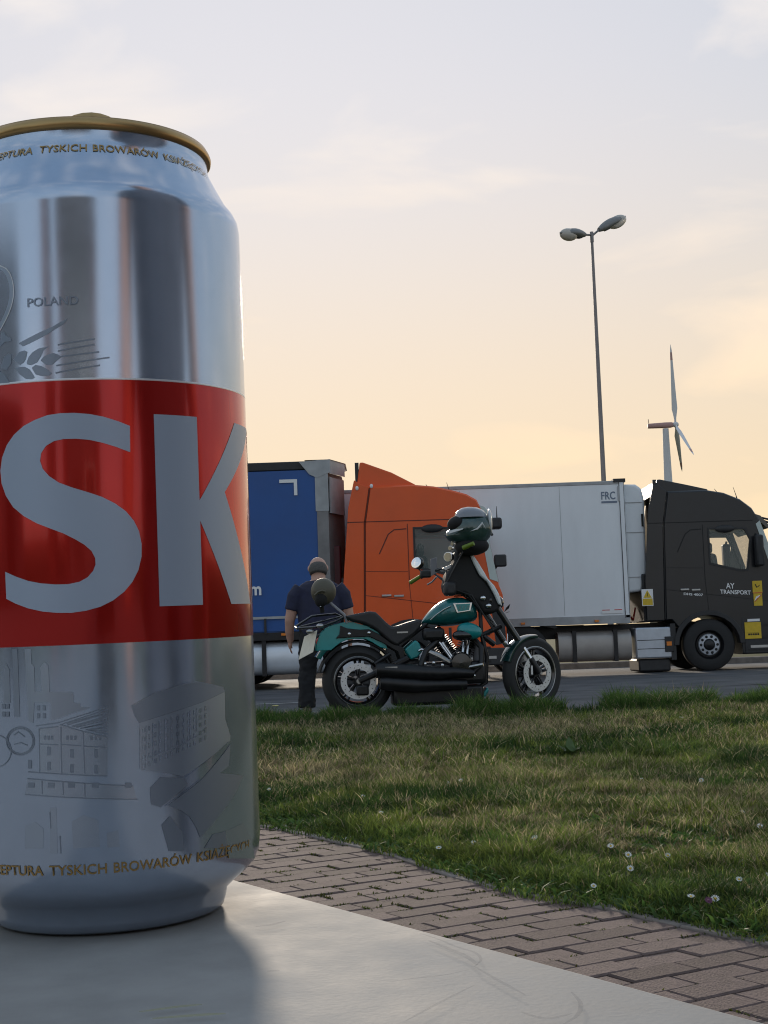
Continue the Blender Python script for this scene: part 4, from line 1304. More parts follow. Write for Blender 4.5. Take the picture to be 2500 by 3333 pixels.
flat_text('lettering', 'm', 'white_paint', tcn, (pm_.x - XC, -.035, pm_.z - .02), (1, 0, 0), (0, 0, 1), .20, .16, bold=.03)
# shock of colour between white trailer and tractor: air hoses
for k, (m_, dz) in enumerate((('red_mark', 0), ('yellow_sign', .06), ('black_plastic', .12))):
    MB().tube([(-.66, .9 + k * .1, 1.45 + dz), (-.60, .75 + k * .1, 1.15 + dz), (-.52, .8 + k * .1, 1.05), (-.45, .9, 1.3)], .018, 8).build('air_hose', m_, tb_)

# ================================================================== LAMP POST, WIND TURBINE
mat('galvanised', (0.23, 0.21, 0.21), 0.5, 0.4, var=0.12, vscale=3)
mat('lamp_housing', (0.20, 0.20, 0.20), 0.45, var=0.15, vscale=6)
mat('lamp_lens', (0.72, 0.66, 0.58), 0.25, trans=0.35)
YL = 38.0
lt_ = on_y(1926, 762, YL)
lp = thing('street_lamp', 'tall grey twin-headed street lamp rising behind the white trailer', 'street lamp', (lt_.x, YL, 0))
zt_ = lt_.z
MB().tube([(0, 0, 0), (0, 0, zt_ * .5), (0, 0, zt_ + .02)], [.085, .062, .036], 16).build('pole', 'galvanised', lp)
MB().tube([(0, 0, zt_ - .22), (0, 0, zt_ + .06)], .05, 12).build('pole_cap', 'galvanised', lp)
sL = YL / F
def lpt(px, py, dy=0):
    p = on_y(px, py, YL + dy)
    return V((p.x - lt_.x, dy, p.z))
for a_, b_, c_, d_ in ((lpt(1924, 765), lpt(1903, 764, -.2), lpt(1863, 756, -.55), lpt(1823, 758, -.9)), (lpt(1930, 765), lpt(1950, 748, .1), lpt(1992, 722, .35), lpt(2036, 704, .6))):
    MB().tube([a_, b_], .028, 10).build('arm', 'galvanised', lp)
    ax = (d_ - b_)
    n = ax.normalized()
    sidev = n.cross(V((0, 0, 1))).normalized()
    upv = sidev.cross(n).normalized()
    if upv.z < 0: upv = -upv
    rings = []
    for k, (w_, h_, lo) in enumerate(((.07, .06, .06), (.12, .11, .09), (.16, .14, .09), (.18, .15, .08), (.18, .14, .08), (.15, .11, .07), (.09, .06, .05), (.02, .02, .02))):
        p = b_ + ax * (k / 7)
        rings.append([p + sidev * w_ * math.cos(q) + upv * ((h_ if math.sin(q) > 0 else lo) * math.sin(q)) for q in [2 * math.pi * i / 16 for i in range(16)]])
    hd = MB().loft(rings).build('lamp_head', 'lamp_housing', lp, ang=60)
    R3 = Matrix((n, sidev, upv)).transposed()
    MB().ell(b_ + ax * .66 - upv * .03, (ax.length * .32, .15, .17), 16, 10, R=R3).build('lamp_glass', 'lamp_lens', hd, ang=80)
    MB().box(b_ + ax * .25 - upv * .07, (.16, .12, .08), R3).build('gear_box', 'black_plastic', hd, bevel=.01)

mat('turbine_white', (0.62, 0.62, 0.64), 0.5)
mat('turbine_red', (0.46, 0.27, 0.25), 0.5)
YT = 700.0
hub = on_y(2199, 1384, YT)
wt = thing('wind_turbine', 'white wind turbine with red nacelle on the horizon', 'wind turbine', (hub.x - 5, YT, 0))
H_ = hub.z
MB().tube([(0, 0, 0), (0, 0, H_ * .5), (0, 0, H_ - 1.5)], [3.4, 2.5, 1.5], 20).build('tower', 'turbine_white', wt)
nac = MB()
nac.loft([[(x, w_ * math.copysign(abs(math.cos(q)) ** .5, math.cos(q)), H_ + h_ * math.copysign(abs(math.sin(q)) ** .5, math.sin(q)) + (x + 8) * .02) for q in [2 * math.pi * i / 16 for i in range(16)]] for x, w_, h_ in ((-8.6, 1.0, .9), (-8.2, 1.4, 1.15), (0, 1.6, 1.35), (2.8, 1.5, 1.3), (3.6, 1.2, 1.1))])
no = nac.build('nacelle', 'turbine_red', wt, ang=50)
MB().tube([(-8, 0, H_ + 1), (-8.2, 0, H_ + 3.4)], .15, 6).build('weather_mast', 'black_metal', no)
yaw_t = R_(-7)
ra = V((math.cos(yaw_t) * math.cos(R_(5)), math.sin(yaw_t) * math.cos(R_(5)), math.sin(R_(5))))
rs = V((-math.sin(yaw_t), math.cos(yaw_t), 0)); rs = rs if rs.y < 0 else -rs
ru_ = rs.cross(ra); ru_ = ru_ if ru_.z > 0 else -ru_
hc = V((5, 0, H_ + .3))
ht = MB().ell(hc, (1.6, 1.4, 1.4), 16, 10, R=Matrix((ra, rs, ru_)).transposed()).build('hub', 'turbine_white', wt, ang=80)
BL = 39.0
for k, ang in enumerate((0, 120, 240)):
    q = R_(ang)
    dirv = (ru_ * math.cos(q) + rs * math.sin(q) + ra * math.tan(R_(4.5))).normalized()
    if abs(dirv.x) < 0: pass
    tang = ra.cross(dirv).normalized()
    rings = []
    for f_, ch, tw_, th in ((0, 1.0, 60, 1.0), (.05, 1.1, 60, .9), (.18, 3.2, 55, .55), (.4, 2.3, 65, .38), (.7, 1.4, 75, .22), (.93, .75, 80, .12), (1.0, .12, 80, .05)):
        a2 = R_(tw_)
        cv = tang * math.cos(a2) + ra * math.sin(a2); tv = dirv.cross(cv).normalized()
        p = hc + dirv * (BL * f_ + .8)
        rings.append([p + cv * (ch / 2 * math.cos(z)) + tv * (th / 2 * math.sin(z)) for z in [2 * math.pi * i / 12 for i in range(12)]])
    bl = MB().loft(rings).build('blade', 'turbine_white', wt, ang=60)
    rr = []
    for f_, ch in ((.80, 1.22), (.90, .93)):
        a2 = R_(78); cv = tang * math.cos(a2) + ra * math.sin(a2); tv = dirv.cross(cv).normalized()
        p = hc + dirv * (BL * f_ + .8)
        rr.append([p + cv * (ch / 2 * math.cos(z)) + tv * (.24 / 2 * math.sin(z)) for z in [2 * math.pi * i / 12 for i in range(12)]])
    MB().loft(rr).build('blade_stripe', 'turbine_red', bl, ang=60)

# ================================================================== MOTORCYCLE
mat('teal_paint', (0.008, 0.23, 0.24), 0.30, 0.1, var=0.12, vscale=5, coat=0.4)
mat('teal_dark', (0.006, 0.125, 0.13), 0.24, 0.3, var=0.25, vscale=9, coat=0.8)
mat('matt_black', (0.008, 0.008, 0.009), 0.7, var=0.3, vscale=10)
mat('fender_dark', (0.004, 0.030, 0.030), 0.18, 0.2, coat=0.9)
mat('seat_leather', (0.020, 0.020, 0.023), 0.5, var=0.2, vscale=14, bump=0.2, bscale=160)
mat('grip_green', (0.13, 0.20, 0.015), 0.55)
mat('plate_cream', (0.72, 0.68, 0.58), 0.4, var=0.06, vscale=30)
mat('mirror_glass', (0.92, 0.92, 0.92), 0.03, 1.0)
mat('pale_screen', (0.62, 0.66, 0.68), 0.12, coat=0.5)  # pale colour stands in for sky mirrored in the fairing's front edge
mat('gauge_face', (0.62, 0.50, 0.32), 0.3)
mat('grey_plastic', (0.22, 0.22, 0.24), 0.45)
BZ = GZ
Rc = on_z(1165, 2334, BZ)
bike = thing('motorcycle', 'teal and black cruiser motorcycle parked by the grass edge', 'motorcycle', (Rc.x, Rc.y, BZ), YAW)
bn = V((math.sin(YAW), -math.cos(YAW), 0))          # the bike's right side, towards the camera
def b3(pt, lat=0.0):
    """photo pixel -> bike coordinates on the upright plane lat metres right of the centre plane"""
    d = ray(*pt)
    o = Rc + bn * lat
    w = CAM + d * ((o - CAM).dot(bn) / d.dot(bn))
    return V(((w - Rc).dot(ku), -lat, w.z - BZ))
cA, cB, cC, c4 = crop(900, 1950, .3014), crop(1350, 1950, .3014), crop(1280, 1600, .3014), crop(900, 1600, .6028)
def xz(c, pts, lat=0.0):
    return [(q.x, q.z) for q in (b3(c(*p), lat) for p in pts)]

ra_ = b3(cA(880, 885), .03); rear_c = V((ra_.x, 0, ra_.z))
fa_ = b3(cB(1275, 800), .04); front_c = V((fa_.x, 0, fa_.z))
RR, FR = rear_c.z, front_c.z
STEER = R_(30)

def moto_wheel(c, R, w, rim_r, disc_r, steer, name, lat_disc):
    t = bpy.data.objects.new(name, None); col.objects.link(t)
    t.parent = bike; t.location = c; t.rotation_euler = (0, 0, steer); t.empty_display_size = .1
    pr = []
    for k in range(15):
        q = -1.25 + 2.5 * k / 14
        pr.append((R - (w * .52) * (1 - math.cos(q)) * .95, w / 2 * math.sin(q) / math.sin(1.25)))
    pr = [(rim_r, -w * .40)] + pr + [(rim_r, w * .40)]
    MB().lathe(pr, 56, closed=True).build('tyre', 'rubber', t, ang=50)
    r2 = MB().lathe([(rim_r + .006, -w * .42), (rim_r - .012, -w * .44), (rim_r - .03, -w * .34), (rim_r - .035, 0), (rim_r - .03, w * .34), (rim_r - .012, w * .44), (rim_r + .006, w * .42)], 56, closed=True).build('rim', 'black_gloss', t)
    for sd in (-1, 1):
        MB().lathe([(rim_r - .006, sd * w * .435), (rim_r - .002, sd * w * .455), (rim_r + .003, sd * w * .435)], 56, closed=True).build('rim_edge', 'steel', r2)
    for k in range(5):
        q = 2 * math.pi * k / 5 + .3
        for dq in (-.13, .13):
            a_ = V((.045 * math.cos(q), 0, .045 * math.sin(q))); b_ = V(((rim_r - .02) * math.cos(q + dq), 0, (rim_r - .02) * math.sin(q + dq)))
            MB().tube([a_, a_.lerp(b_, .5), b_], [.018, .012, .014], 8, flat=1.4).build('spoke', 'black_gloss', t)
    MB().lathe([(.0, -w * .55), (.035, -w * .55), (.05, -w * .3), (.05, w * .3), (.035, w * .55), (0, w * .55)], 24).build('hub', 'black_metal', t)
    for la in lat_disc:
        d = MB().lathe([(disc_r * .66, -la - .003), (disc_r, -la - .003), (disc_r, -la + .003), (disc_r * .66, -la + .003)], 48, closed=True).build('brake_disc', 'disc_steel', t, ang=30)
        hl = MB()
        for k in range(24):
            q = 2 * math.pi * k / 24
            rr = disc_r * (.76 if k % 2 else .88)
            hl.lathe([(0, -la - .0035), (.0045, -la - .0035)], 8, (rr * math.cos(q), 0, rr * math.sin(q)))
        ho = hl.build('disc_holes', 'black_metal', d, recalc=False); ho['kind'] = 'stuff'
        for k in range(5):
            q = 2 * math.pi * k / 5
            MB().tube([(.03 * math.cos(q), -la, .03 * math.sin(q)), (disc_r * .70 * math.cos(q + .2), -la, disc_r * .70 * math.sin(q + .2))], .008, 6).build('disc_carrier', 'black_metal', d)
    return t
moto_wheel(rear_c, RR, .20, RR * .68, RR * .50, 0, 'rear_wheel', [.095])
moto_wheel(front_c, FR, .125, FR * .72, FR * .50, STEER, 'front_wheel', [.075, -.075])
# rear caliper and axle
MB().box(b3(cA(930, 985), .12), (.11, .05, .09)).build('rear_caliper', 'black_metal', bike, bevel=.015)
MB().lathe([(0, -.14), (.022, -.14), (.022, .14), (0, .14)], 16, rear_c).build('rear_axle', 'steel', bike)

def arc_fender(c, R, w, a0, a1, m, name, parent, lip=.03, th=.006, steer=0.0, n=18):
    b = MB()
    rings = []
    Rz = Matrix.Rotation(steer, 3, 'Z')
    for k in range(n + 1):
        q = R_(a0 + (a1 - a0) * k / n)
        e = V((math.cos(q), 0, math.sin(q)))
        sec = []
        for u in (-1, -.98, -.8, -.4, 0, .4, .8, .98, 1):
            dr = -lip if abs(u) == 1 else -.012 * u * u
            sec.append((u * w / 2, R + dr))
        sec += [(u * .97, r - th) for u, r in sec[::-1]]
        rings.append([V(c) + Rz @ (e * r + V((0, u, 0))) for u, r in sec])
    return b.loft(rings).build(name, m, parent, ang=40)

# rear fender with its flat side skirts
rf_ = arc_fender(rear_c + V((.02, 0, 0)), RR * 1.44, .215, 150, 72, 'teal_dark', 'rear_fender', bike, lip=.05)
arc_fender(rear_c, RR * 1.15, .19, 165, 25, 'matt_black', 'inner_fender', bike, lip=.02)
skirt = xz(cA, [(428, 560), (435, 480), (460, 400), (520, 325), (600, 280), (720, 252), (830, 250), (980, 290), (1090, 350), (1170, 440), (1200, 540), (1120, 520), (1040, 470), (960, 432), (860, 428), (760, 440), (690, 470), (640, 510), (590, 552)], .11)
for y in (-.112, .100):
    MB().prism(skirt, y, y + .012).build('fender_side', 'teal_paint', rf_, bevel=.004)
st_ = xz(cA, [(690, 285), (760, 315), (900, 330), (1000, 325), (1110, 380), (1250, 480), (1370, 520), (1400, 690), (1350, 690), (1310, 570), (1150, 475), (1000, 405), (780, 415), (640, 425), (680, 380)], .125)
for y in (-.130, .110):
    sx = MB().prism(st_, y, y + .02).build('fender_strut', 'black_metal', bike, bevel=.006)
    for p in ((787, 378), (1000, 366)):
        q = b3(cA(*p), .13)
        MB().ell((q.x, y if y < 0 else y + .02, q.z), (.018, .012, .018), 12, 6).build('strut_bolt', 'chrome', sx)
# seat
seat = xz(cA, [(735, 185), (850, 160), (1000, 132), (1065, 140), (1110, 180), (1180, 250), (1240, 300), (1310, 288), (1420, 250), (1530, 215), (1560, 255), (1545, 310), (1480, 380), (1390, 440), (1300, 505), (1230, 470), (1130, 380), (1040, 310), (940, 265), (800, 232)], .10)
so_ = MB().prism(seat, -.15, .15).build('seat', 'seat_leather', bike, bevel=.035, seg=4)
q = b3(cA(1360, 360), .155)
MB().b2((q.x - .05, -.156, q.z - .006), (q.x + .05, -.150, q.z + .008)).build('seat_badge', 'steel', so_)
# luggage rack
k0 = [(205, 300), (390, 182), (650, 157), (725, 195)]
k1 = [(220, 318), (470, 300), (640, 240), (725, 195)]
rk = MB().tube([b3(cA(*p), .0) + V((0, .13, 0)) for p in k0], .011, 8).build('luggage_rack', 'black_gloss', bike)
MB().tube([b3(cA(*p), .13) for p in k1], .011, 8).build('rack_rail', 'black_gloss', rk)
MB().tube([b3(cA(205, 300)) + V((0, .13, 0)), b3(cA(220, 318), .13)], .011, 8).build('rack_rail', 'steel', rk)
for y in (-.08, -.03, .03, .08):
    a_, b_ = b3(cA(250, 300)), b3(cA(690, 190))
    MB().tube([a_ + V((0, y, 0)), b_ + V((0, y, 0))], .008, 8).build('rack_slat', 'black_gloss', rk)
for p0_, p1_ in (((560, 255), (640, 330)), ((470, 300), (520, 340))):
    MB().tube([b3(cA(*p0_), .1), b3(cA(*p1_), .1)], .010, 8).build('rack_stay', 'black_metal', rk)
# backrest bar
MB().tube([b3(cA(760, 260), .11), b3(cA(735, 170), .11), b3(cA(610, 65), .06), b3(cA(560, 20), .0)], .012, 8).build('backrest_bar', 'grey_plastic', bike)
MB().tube([b3(cA(760, 260), -.11), b3(cA(735, 170), -.11), b3(cA(610, 65), -.06), b3(cA(560, 20), .0)], .012, 8).build('backrest_bar', 'grey_plastic', bike)
# number plate carried off the tail
pa, pb_, pc_, pd = (b3(cA(*p), l) for p, l in (((300, 405), -.02), ((437, 335), .16), ((393, 572), .16), ((238, 655), -.02)))
npl = MB().plate([pa, pb_, pc_, pd], (pb_ - pa).cross(pd - pa), .004).build('number_plate', 'plate_cream', bike)
MB().tube([b3(cA(440, 400), .02), b3(cA(560, 420), .02)], .02, 8).build('plate_bracket', 'black_plastic', bike)
for p, l in (((360, 350), .14), ((470, 290), .14)):
    MB().ell(b3(cA(*p), l), (.035, .028, .022), 12, 8).build('indicator', 'steel', bike)
MB().ell(b3(cA(460, 460), .02), (.03, .06, .04), 12, 8).build('tail_lamp', 'red_mark', bike)
# frame, swingarm
MB().tube([rear_c + V((0, -.12, 0)), b3(cA(1150, 770), .12), b3(cA(1420, 640), .12)], [.028, .03, .035], 10).build('swingarm', 'black_metal', bike)
MB().tube([rear_c + V((0, .12, 0)), b3(cA(1150, 770), -.12), b3(cA(1420, 640), -.12)], [.028, .03, .035], 10).build('swingarm', 'black_metal', bike)
MB().tube([b3(cA(1060, 700), .13), b3(cA(1230, 590), .13)], .02, 8).build('belt_guard', 'black_metal', bike)
for l in (.10, -.10):
    MB().tube([b3(cB(700, -10), l * .3), b3(cB(720, 380), l), b3(cB(780, 620), l), b3(cB(770, 900), l), b3(cB(600, 1010), l), b3(cA(1500, 1000), l), b3(cA(1400, 650), l), b3(cA(1330, 500), l), b3(cA(1640, 250), l * .4)], .019, 10).build('frame_tube', 'black_metal', bike)
MB().tube([b3(cB(715, 395), .1), b3(cB(930, 295), .03)], .022, 8).build('frame_brace', 'black_metal', bike)
MB().tube([b3(cB(740, 400), .1), b3(cB(860, 490), .08)], .026, 8).build('frame_brace', 'black_metal', bike)
# side cover
sc_ = xz(cA, [(1385, 545), (1500, 440), (1545, 480), (1575, 570), (1520, 630), (1450, 655)], .15)
MB().prism(sc_, -.16, -.12).build('side_cover', 'teal_paint', bike, bevel=.012)
MB().prism(sc_, .12, .16).build('side_cover', 'teal_paint', bike, bevel=.012)
MB().tube([b3(cA(1535, 560), .17), b3(cA(1560, 545), .17), b3(cA(1610, 550), .17), b3(cA(1620, 600), .17), b3(cA(1560, 640), .17)], .012, 8).build('oil_line', 'chrome', bike)
# fuel tank: cross-sections along the bike
top_ = [(1372, 2024), (1392, 1996), (1420, 1968), (1450, 1950), (1482, 1942), (1512, 1944), (1536, 1955), (1550, 1975), (1556, 1998)]
bot_ = [(1372, 2030), (1392, 2034), (1420, 2038), (1450, 2040), (1482, 2037), (1512, 2031), (1536, 2026), (1550, 2018), (1556, 2006)]
wid = [.03, .09, .135, .16, .165, .155, .135, .09, .03]
rings = []
for (a_, b_, w_) in zip(top_, bot_, wid):
    A_, B_ = b3(a_, .05), b3(b_, .05)
    c_ = (A_ + B_) / 2; h_ = (A_.z - B_.z) / 2
    rings.append([V((c_.x, w_ * math.copysign(abs(math.cos(q)) ** .75, math.cos(q)), c_.z + h_ * math.copysign(abs(math.sin(q)) ** .8, math.sin(q)))) for q in [2 * math.pi * i / 24 for i in range(24)]])
tank = MB().loft(rings).build('fuel_tank', 'teal_dark', bike, ang=70)
tank.modifiers.new('sub', 'SUBSURF').levels = 1
tank.modifiers['sub'].render_levels = 2
# tank emblem panel and sweep, lying just proud of the tank side
emb = [(1475, 1964), (1537, 1961), (1532, 1988), (1487, 1995)]
e_o = [b3(p, .176) for p in emb]
ec = sum(e_o, V()) / 4
eo = MB().plate([p for p in e_o], (0, 1, 0), .02).build('tank_badge', 'chrome', tank, bevel=.002)
MB().plate([ec + (p - ec) * .78 + V((0, -.003, 0)) for p in e_o], (0, 1, 0), .003).build('badge_panel', 'teal_paint', eo)
for k in range(3):
    a_ = ec + V((-.045 + k * .035, -.005, -.018)); 
    MB().plate([a_, a_ + V((.018, 0, 0)), a_ + V((.030, 0, .034)), a_ + V((.012, 0, .034))], (0, 1, 0), .002).build('badge_mark', 'teal_dark', eo)
MB().tube([b3((1402, 2018), .13), b3((1422, 2000), .158), b3((1445, 1984), .170), b3((1468, 1972), .174)], .005, 6).build('tank_stripe', 'chrome', tank)
MB().lathe([(0, .012), (.035, .010), (.042, 0)], 20, b3((1490, 1942), 0) + V((0, -.04, 0)), 'z').build('filler_cap', 'black_gloss', tank)
# engine
eng = MB().b2(b3(cB(-40, 690), .17), b3(cB(720, 900), -.16)).build('engine_case', 'black_metal', bike, bevel=.04, seg=3)
pc = b3(cB(500, 690), .20)
MB().lathe([(0, -.03), (.085, -.025), (.10, 0), (.10, .05)], 32, pc).build('cam_cover', 'black_gloss', eng)
for (xa, ya), (xb, yb), nm in (((500, 660), (620, 360), 'f'), ((430, 660), (230, 400), 'r')):
    a_, b_ = b3(cB(xa, ya), .0), b3(cB(xb, yb), .0)
    d = (b_ - a_)
    cyl = MB().tube([a_ + d * .1, b_], [.055, .06], 20).build('cylinder', 'black_metal', eng)
    for k in range(9):
        p = a_ + d * (.22 + .075 * k)
        MB().tube([p, p + d.normalized() * .006], .088, 20).build('cooling_fin', 'grey_plastic' if k % 3 == 0 else 'black_metal', cyl)
    MB().box(b_ + d.normalized() * .02, (.14, .16, .08), d.to_track_quat('Z', 'Y').to_matrix()).build('rocker_cover', 'black_gloss', cyl, bevel=.02)
for p0_, p1_ in (((262, 460), (405, 655)), ((300, 470), (425, 650)), ((532, 470), (512, 622)), ((580, 452), (565, 622))):
    MB().tube([b3(cB(*p0_), .12), b3(cB(*p1_), .17)], .012, 10).build('pushrod_tube', 'chrome', eng)
for x in (450, 540):
    MB().box(b3(cB(x, 640), .18), (.085, .06, .045), Matrix.Rotation(R_(18 if x < 500 else -14), 3, 'Y')).build('tappet_block', 'chrome', eng, bevel=.012)
ac = b3(cB(590, 345), .19)
MB().ell(ac, (.115, .075, .075), 20, 12, R=Matrix.Rotation(R_(12), 3, 'Y')).build('air_cleaner', 'teal_paint', bike, ang=70)
MB().ell(ac + V((-.06, -.02, -.035)), (.10, .06, .05), 16, 10).build('air_cleaner_shell', 'black_gloss', bike, ang=70)
MB().box(b3(cB(200, 380), .12), (.20, .12, .11)).build('throttle_body', 'black_metal', bike, bevel=.03)
MB().tube([b3(cB(130, 560), .16), b3(cB(250, 610), .18), b3(cB(390, 690), .18)], [.02, .03, .02], 10).build('starter_cover', 'steel', eng)
for p in ((110, 700), (205, 690), (300, 715), (640, 828)):
    MB().ell(b3(cB(*p), .20), (.018, .014, .018), 12, 6).build('engine_bolt', 'chrome', eng)
MB().tube([b3(cB(560, 740), .20), b3(cB(740, 705), .26)], .018, 8).build('foot_peg', 'steel', bike)
MB().tube([b3(cB(700, 460), .02), b3(cB(700, 760), .02)], .06, 12).build('oil_cooler', 'grey_plastic', bike)
# exhaust: header pipes and two long mufflers
MB().tube([b3(cB(640, 430), .1), b3(cB(720, 520), .15), b3(cB(720, 700), .18), b3(cB(600, 820), .20), b3(cB(300, 830), .21)], .026, 12).build('header_pipe', 'black_metal', bike)
MB().tube([b3(cB(250, 440), .12), b3(cB(120, 560), .18), b3(cB(60, 720), .21)], .026, 12).build('header_pipe', 'black_metal', bike)
mu = MB().tube([b3(cB(640, 800), .22), b3(cB(420, 790), .22), b3(cB(300, 800), .22), b3(cA(1500, 790), .22), b3(cA(1130, 765), .22), b3(cA(1075, 765), .22)], [.032, .045, .058, .068, .068, .060], 20).build('muffler', 'black_metal', bike, ang=60)
q = b3(cA(1240, 745), .285)
MB().b2((q.x - .055, -.282, q.z - .012), (q.x + .055, -.276, q.z + .012)).build('muffler_badge', 'steel', mu)
MB().tube([b3(cB(560, 920), .19), b3(cB(100, 930), .20), b3(cA(1500, 930), .21), b3(cA(1180, 905), .21), b3(cA(1120, 902), .21)], [.045, .062, .068, .066, .058], 20).build('muffler', 'black_metal', bike, ang=60)
MB().b2(b3(cA(1260, 960), .15), b3(cB(700, 1110), -.13)).build('belly_pan', 'black_metal', bike, bevel=.03)
MB().b2(b3(cA(1330, 640), .12), b3(cB(40, 1000), -.12)).build('gearbox', 'black_metal', bike, bevel=.04)
MB().prism(xz(cB, [(720, 1040), (790, 950), (805, 985), (765, 1060)], .1), -.10, .10).build('chin_spoiler', 'teal_paint', bike, bevel=.01)
MB().tube([b3(cA(1500, 1010), -.12), V((b3(cA(1420, 1150)).x, .24, .005))], .012, 8).build('side_stand', 'black_metal', bike)
# fork, steered
Rz = Matrix.Rotation(STEER, 3, 'Z')
hs = b3(cB(760, 20), .0)
for l in (.105, -.105):
    off = Rz @ V((0, -l, 0))
    ax_ = front_c + off
    tp = V((hs.x, 0, hs.z)) + off
    m1, m2 = tp.lerp(ax_, .56), tp.lerp(ax_, .80)
    MB().tube([tp, m1], .030, 14).build('fork_tube', 'black_gloss', bike)
    MB().tube([m1, m2], .024, 14).build('fork_stanchion', 'chrome', bike)
    MB().tube([m2, ax_], [.032, .028], 14).build('fork_slider', 'black_metal', bike)
    MB().box(front_c + off * .95 + V((-.085, 0, .03)), (.06, .05, .12)).build('front_caliper', 'black_metal', bike, bevel=.012)
    MB().box(front_c + off * 1.22 + V((-.085, 0, .03)), (.016, .004, .08)).build('caliper_badge', 'disc_steel', bike)
MB().box(hs, (.10, .27, .05), Rz).build('fork_yoke', 'black_gloss', bike, bevel=.015)
MB().tube([front_c + Rz @ V((0, -.13, 0)), front_c + Rz @ V((0, .13, 0))], .014, 10).build('front_axle', 'steel', bike)
arc_fender(front_c, FR * 1.06, .13, 84, 160, 'fender_dark', 'front_fender', bike, lip=.03, steer=STEER)
# fairing and bars
fa = xz(cC, [(655, 650), (760, 640), (830, 690), (905, 900), (960, 955), (1040, 1060), (1110, 1180), (1150, 1270), (1060, 1320), (960, 1320), (880, 1200), (760, 1110), (560, 1110), (540, 1020), (565, 900), (600, 850), (650, 760)], .05)
fbo = MB().prism(fa, -.13, .13).build('fairing', 'matt_black', bike, bevel=.03, seg=3)
scn = [(815, 680), (850, 685), (920, 790), (985, 900), (1010, 945), (1080, 1020), (1130, 1110), (1165, 1240), (1120, 1215), (1070, 1100), (1000, 975), (920, 905), (850, 770)]
MB().prism(xz(cC, scn, .08), -.15, .15).build('windscreen', 'pale_screen', fbo, bevel=.012)
for p, r in (((970, 1150), .03), ((1030, 1235), .03)):
    MB().ell(b3(cC(*p), .14), (r, .02, r * .8), 12, 8).build('fairing_clamp', 'chrome', fbo)
MB().ell(b3(cC(1140, 1200), .0) + V((.0, 0, .0)), (.045, .08, .06), 16, 10).build('headlamp', 'black_gloss', bike)
MB().box(b3(cC(610, 1050), .08), (.11, .16, .13)).build('instrument_pod', 'seat_leather', bike, bevel=.03)
bars = MB().tube([b3(cC(300, 930), -.36), b3(cC(400, 880), -.30), b3(cC(520, 830), -.16), b3(cC(600, 860), -.06), b3(cC(650, 860), .04), b3(cC(720, 700), .14), b3(cC(780, 600), .30), b3(cC(860, 560), .38)], .014, 10).build('handlebar', 'black_gloss', bike)
MB().tube([b3(cC(185, 985), -.40), b3(cC(295, 915), -.33)], [.019, .017], 12).build('grip', 'grip_green', bars)
MB().tube([b3(cC(755, 610), .36), b3(cC(870, 560), .42)], [.022, .019], 12).build('grip', 'grip_green', bars)
MB().box(b3(cC(350, 890), -.30), (.10, .07, .07)).build('switch_gear', 'black_plastic', bars, bevel=.015)
MB().tube([b3(cC(470, 920), -.28), b3(cC(420, 975), -.34), b3(cC(370, 1005), -.38)], .008, 8).build('lever', 'steel', bars)
MB().box(b3(cC(590, 825), .02), (.09, .07, .035), Matrix.Rotation(R_(-22), 3, 'Y')).build('bar_clamp', 'steel', bars, bevel=.008)
pp = [b3(cC(*p), -.22) for p in ((402, 730), (470, 708), (476, 880), (408, 915))]
MB().plate(pp, (0, 1, 0), .015).build('phone_holder', 'grey_plastic', bars, bevel=.004)
mq = b3(cC(260, 775), -.38)
mh = MB().ell(mq + V((.012, 0, 0)), (.022, .068, .058), 20, 12, R=Matrix.Rotation(R_(38), 3, 'Z')).build('mirror', 'black_gloss', bars, ang=70)
MB().tube([mq + V((.01, 0, -.05)), b3(cC(330, 900), -.33)], .007, 8).build('mirror_stem', 'black_metal', mh)
q = Matrix.Rotation(R_(38), 3, 'Z') @ Matrix.Rotation(R_(12), 3, 'Y')
MB().ell(mq + q @ V((-.017, 0, 0)), (.007, .064, .054), 20, 12, R=q).build('mirror_glass', 'mirror_glass', mh, ang=70)
for p, r in (((597, 705), .040), ((622, 612), .020), ((645, 565), .016)):
    g_ = b3(cC(*p), .02)
    Rg = Matrix.Rotation(R_(50), 3, 'Z')
    MB().lathe([(0, .014), (r * 1.1, .012), (r * 1.1, -.02), (0, -.02)], 24, g_, 'x', R=Rg @ Matrix.Rotation(math.pi, 3, 'Z')).build('gauge', 'chrome', bike)
    MB().lathe([(0, .017), (r * .95, .0165)], 24, g_, 'x', R=Rg @ Matrix.Rotation(math.pi, 3, 'Z')).build('gauge_face', 'gauge_face', bike)
MB().tube([b3(cC(700, 660), .05), b3(cC(760, 640), .1)], .05, 12).build('bar_bag', 'seat_leather', bike)

for k, (y0_, y1_) in enumerate(((-.30, -.05), (-.27, .0), (.20, .06), (.25, .09))):
    MB().tube([b3(cC(420 if y0_ < 0 else 760, 870 if y0_ < 0 else 640), y0_), b3(cC(560, 960 + 20 * k), y0_ * .5), b3(cC(760 + 30 * k, 1120), y1_ + .08), b3(cB(850, 250 + 30 * k), y1_ + .05)], .006, 6).build('cable', 'black_plastic', bike)
MB().tube([b3(cB(690, 330), .06), b3(cB(640, 300), .12), b3(cB(560, 420), .14), b3(cB(520, 470), .12)], .006, 6).build('spark_lead', 'black_plastic', eng)

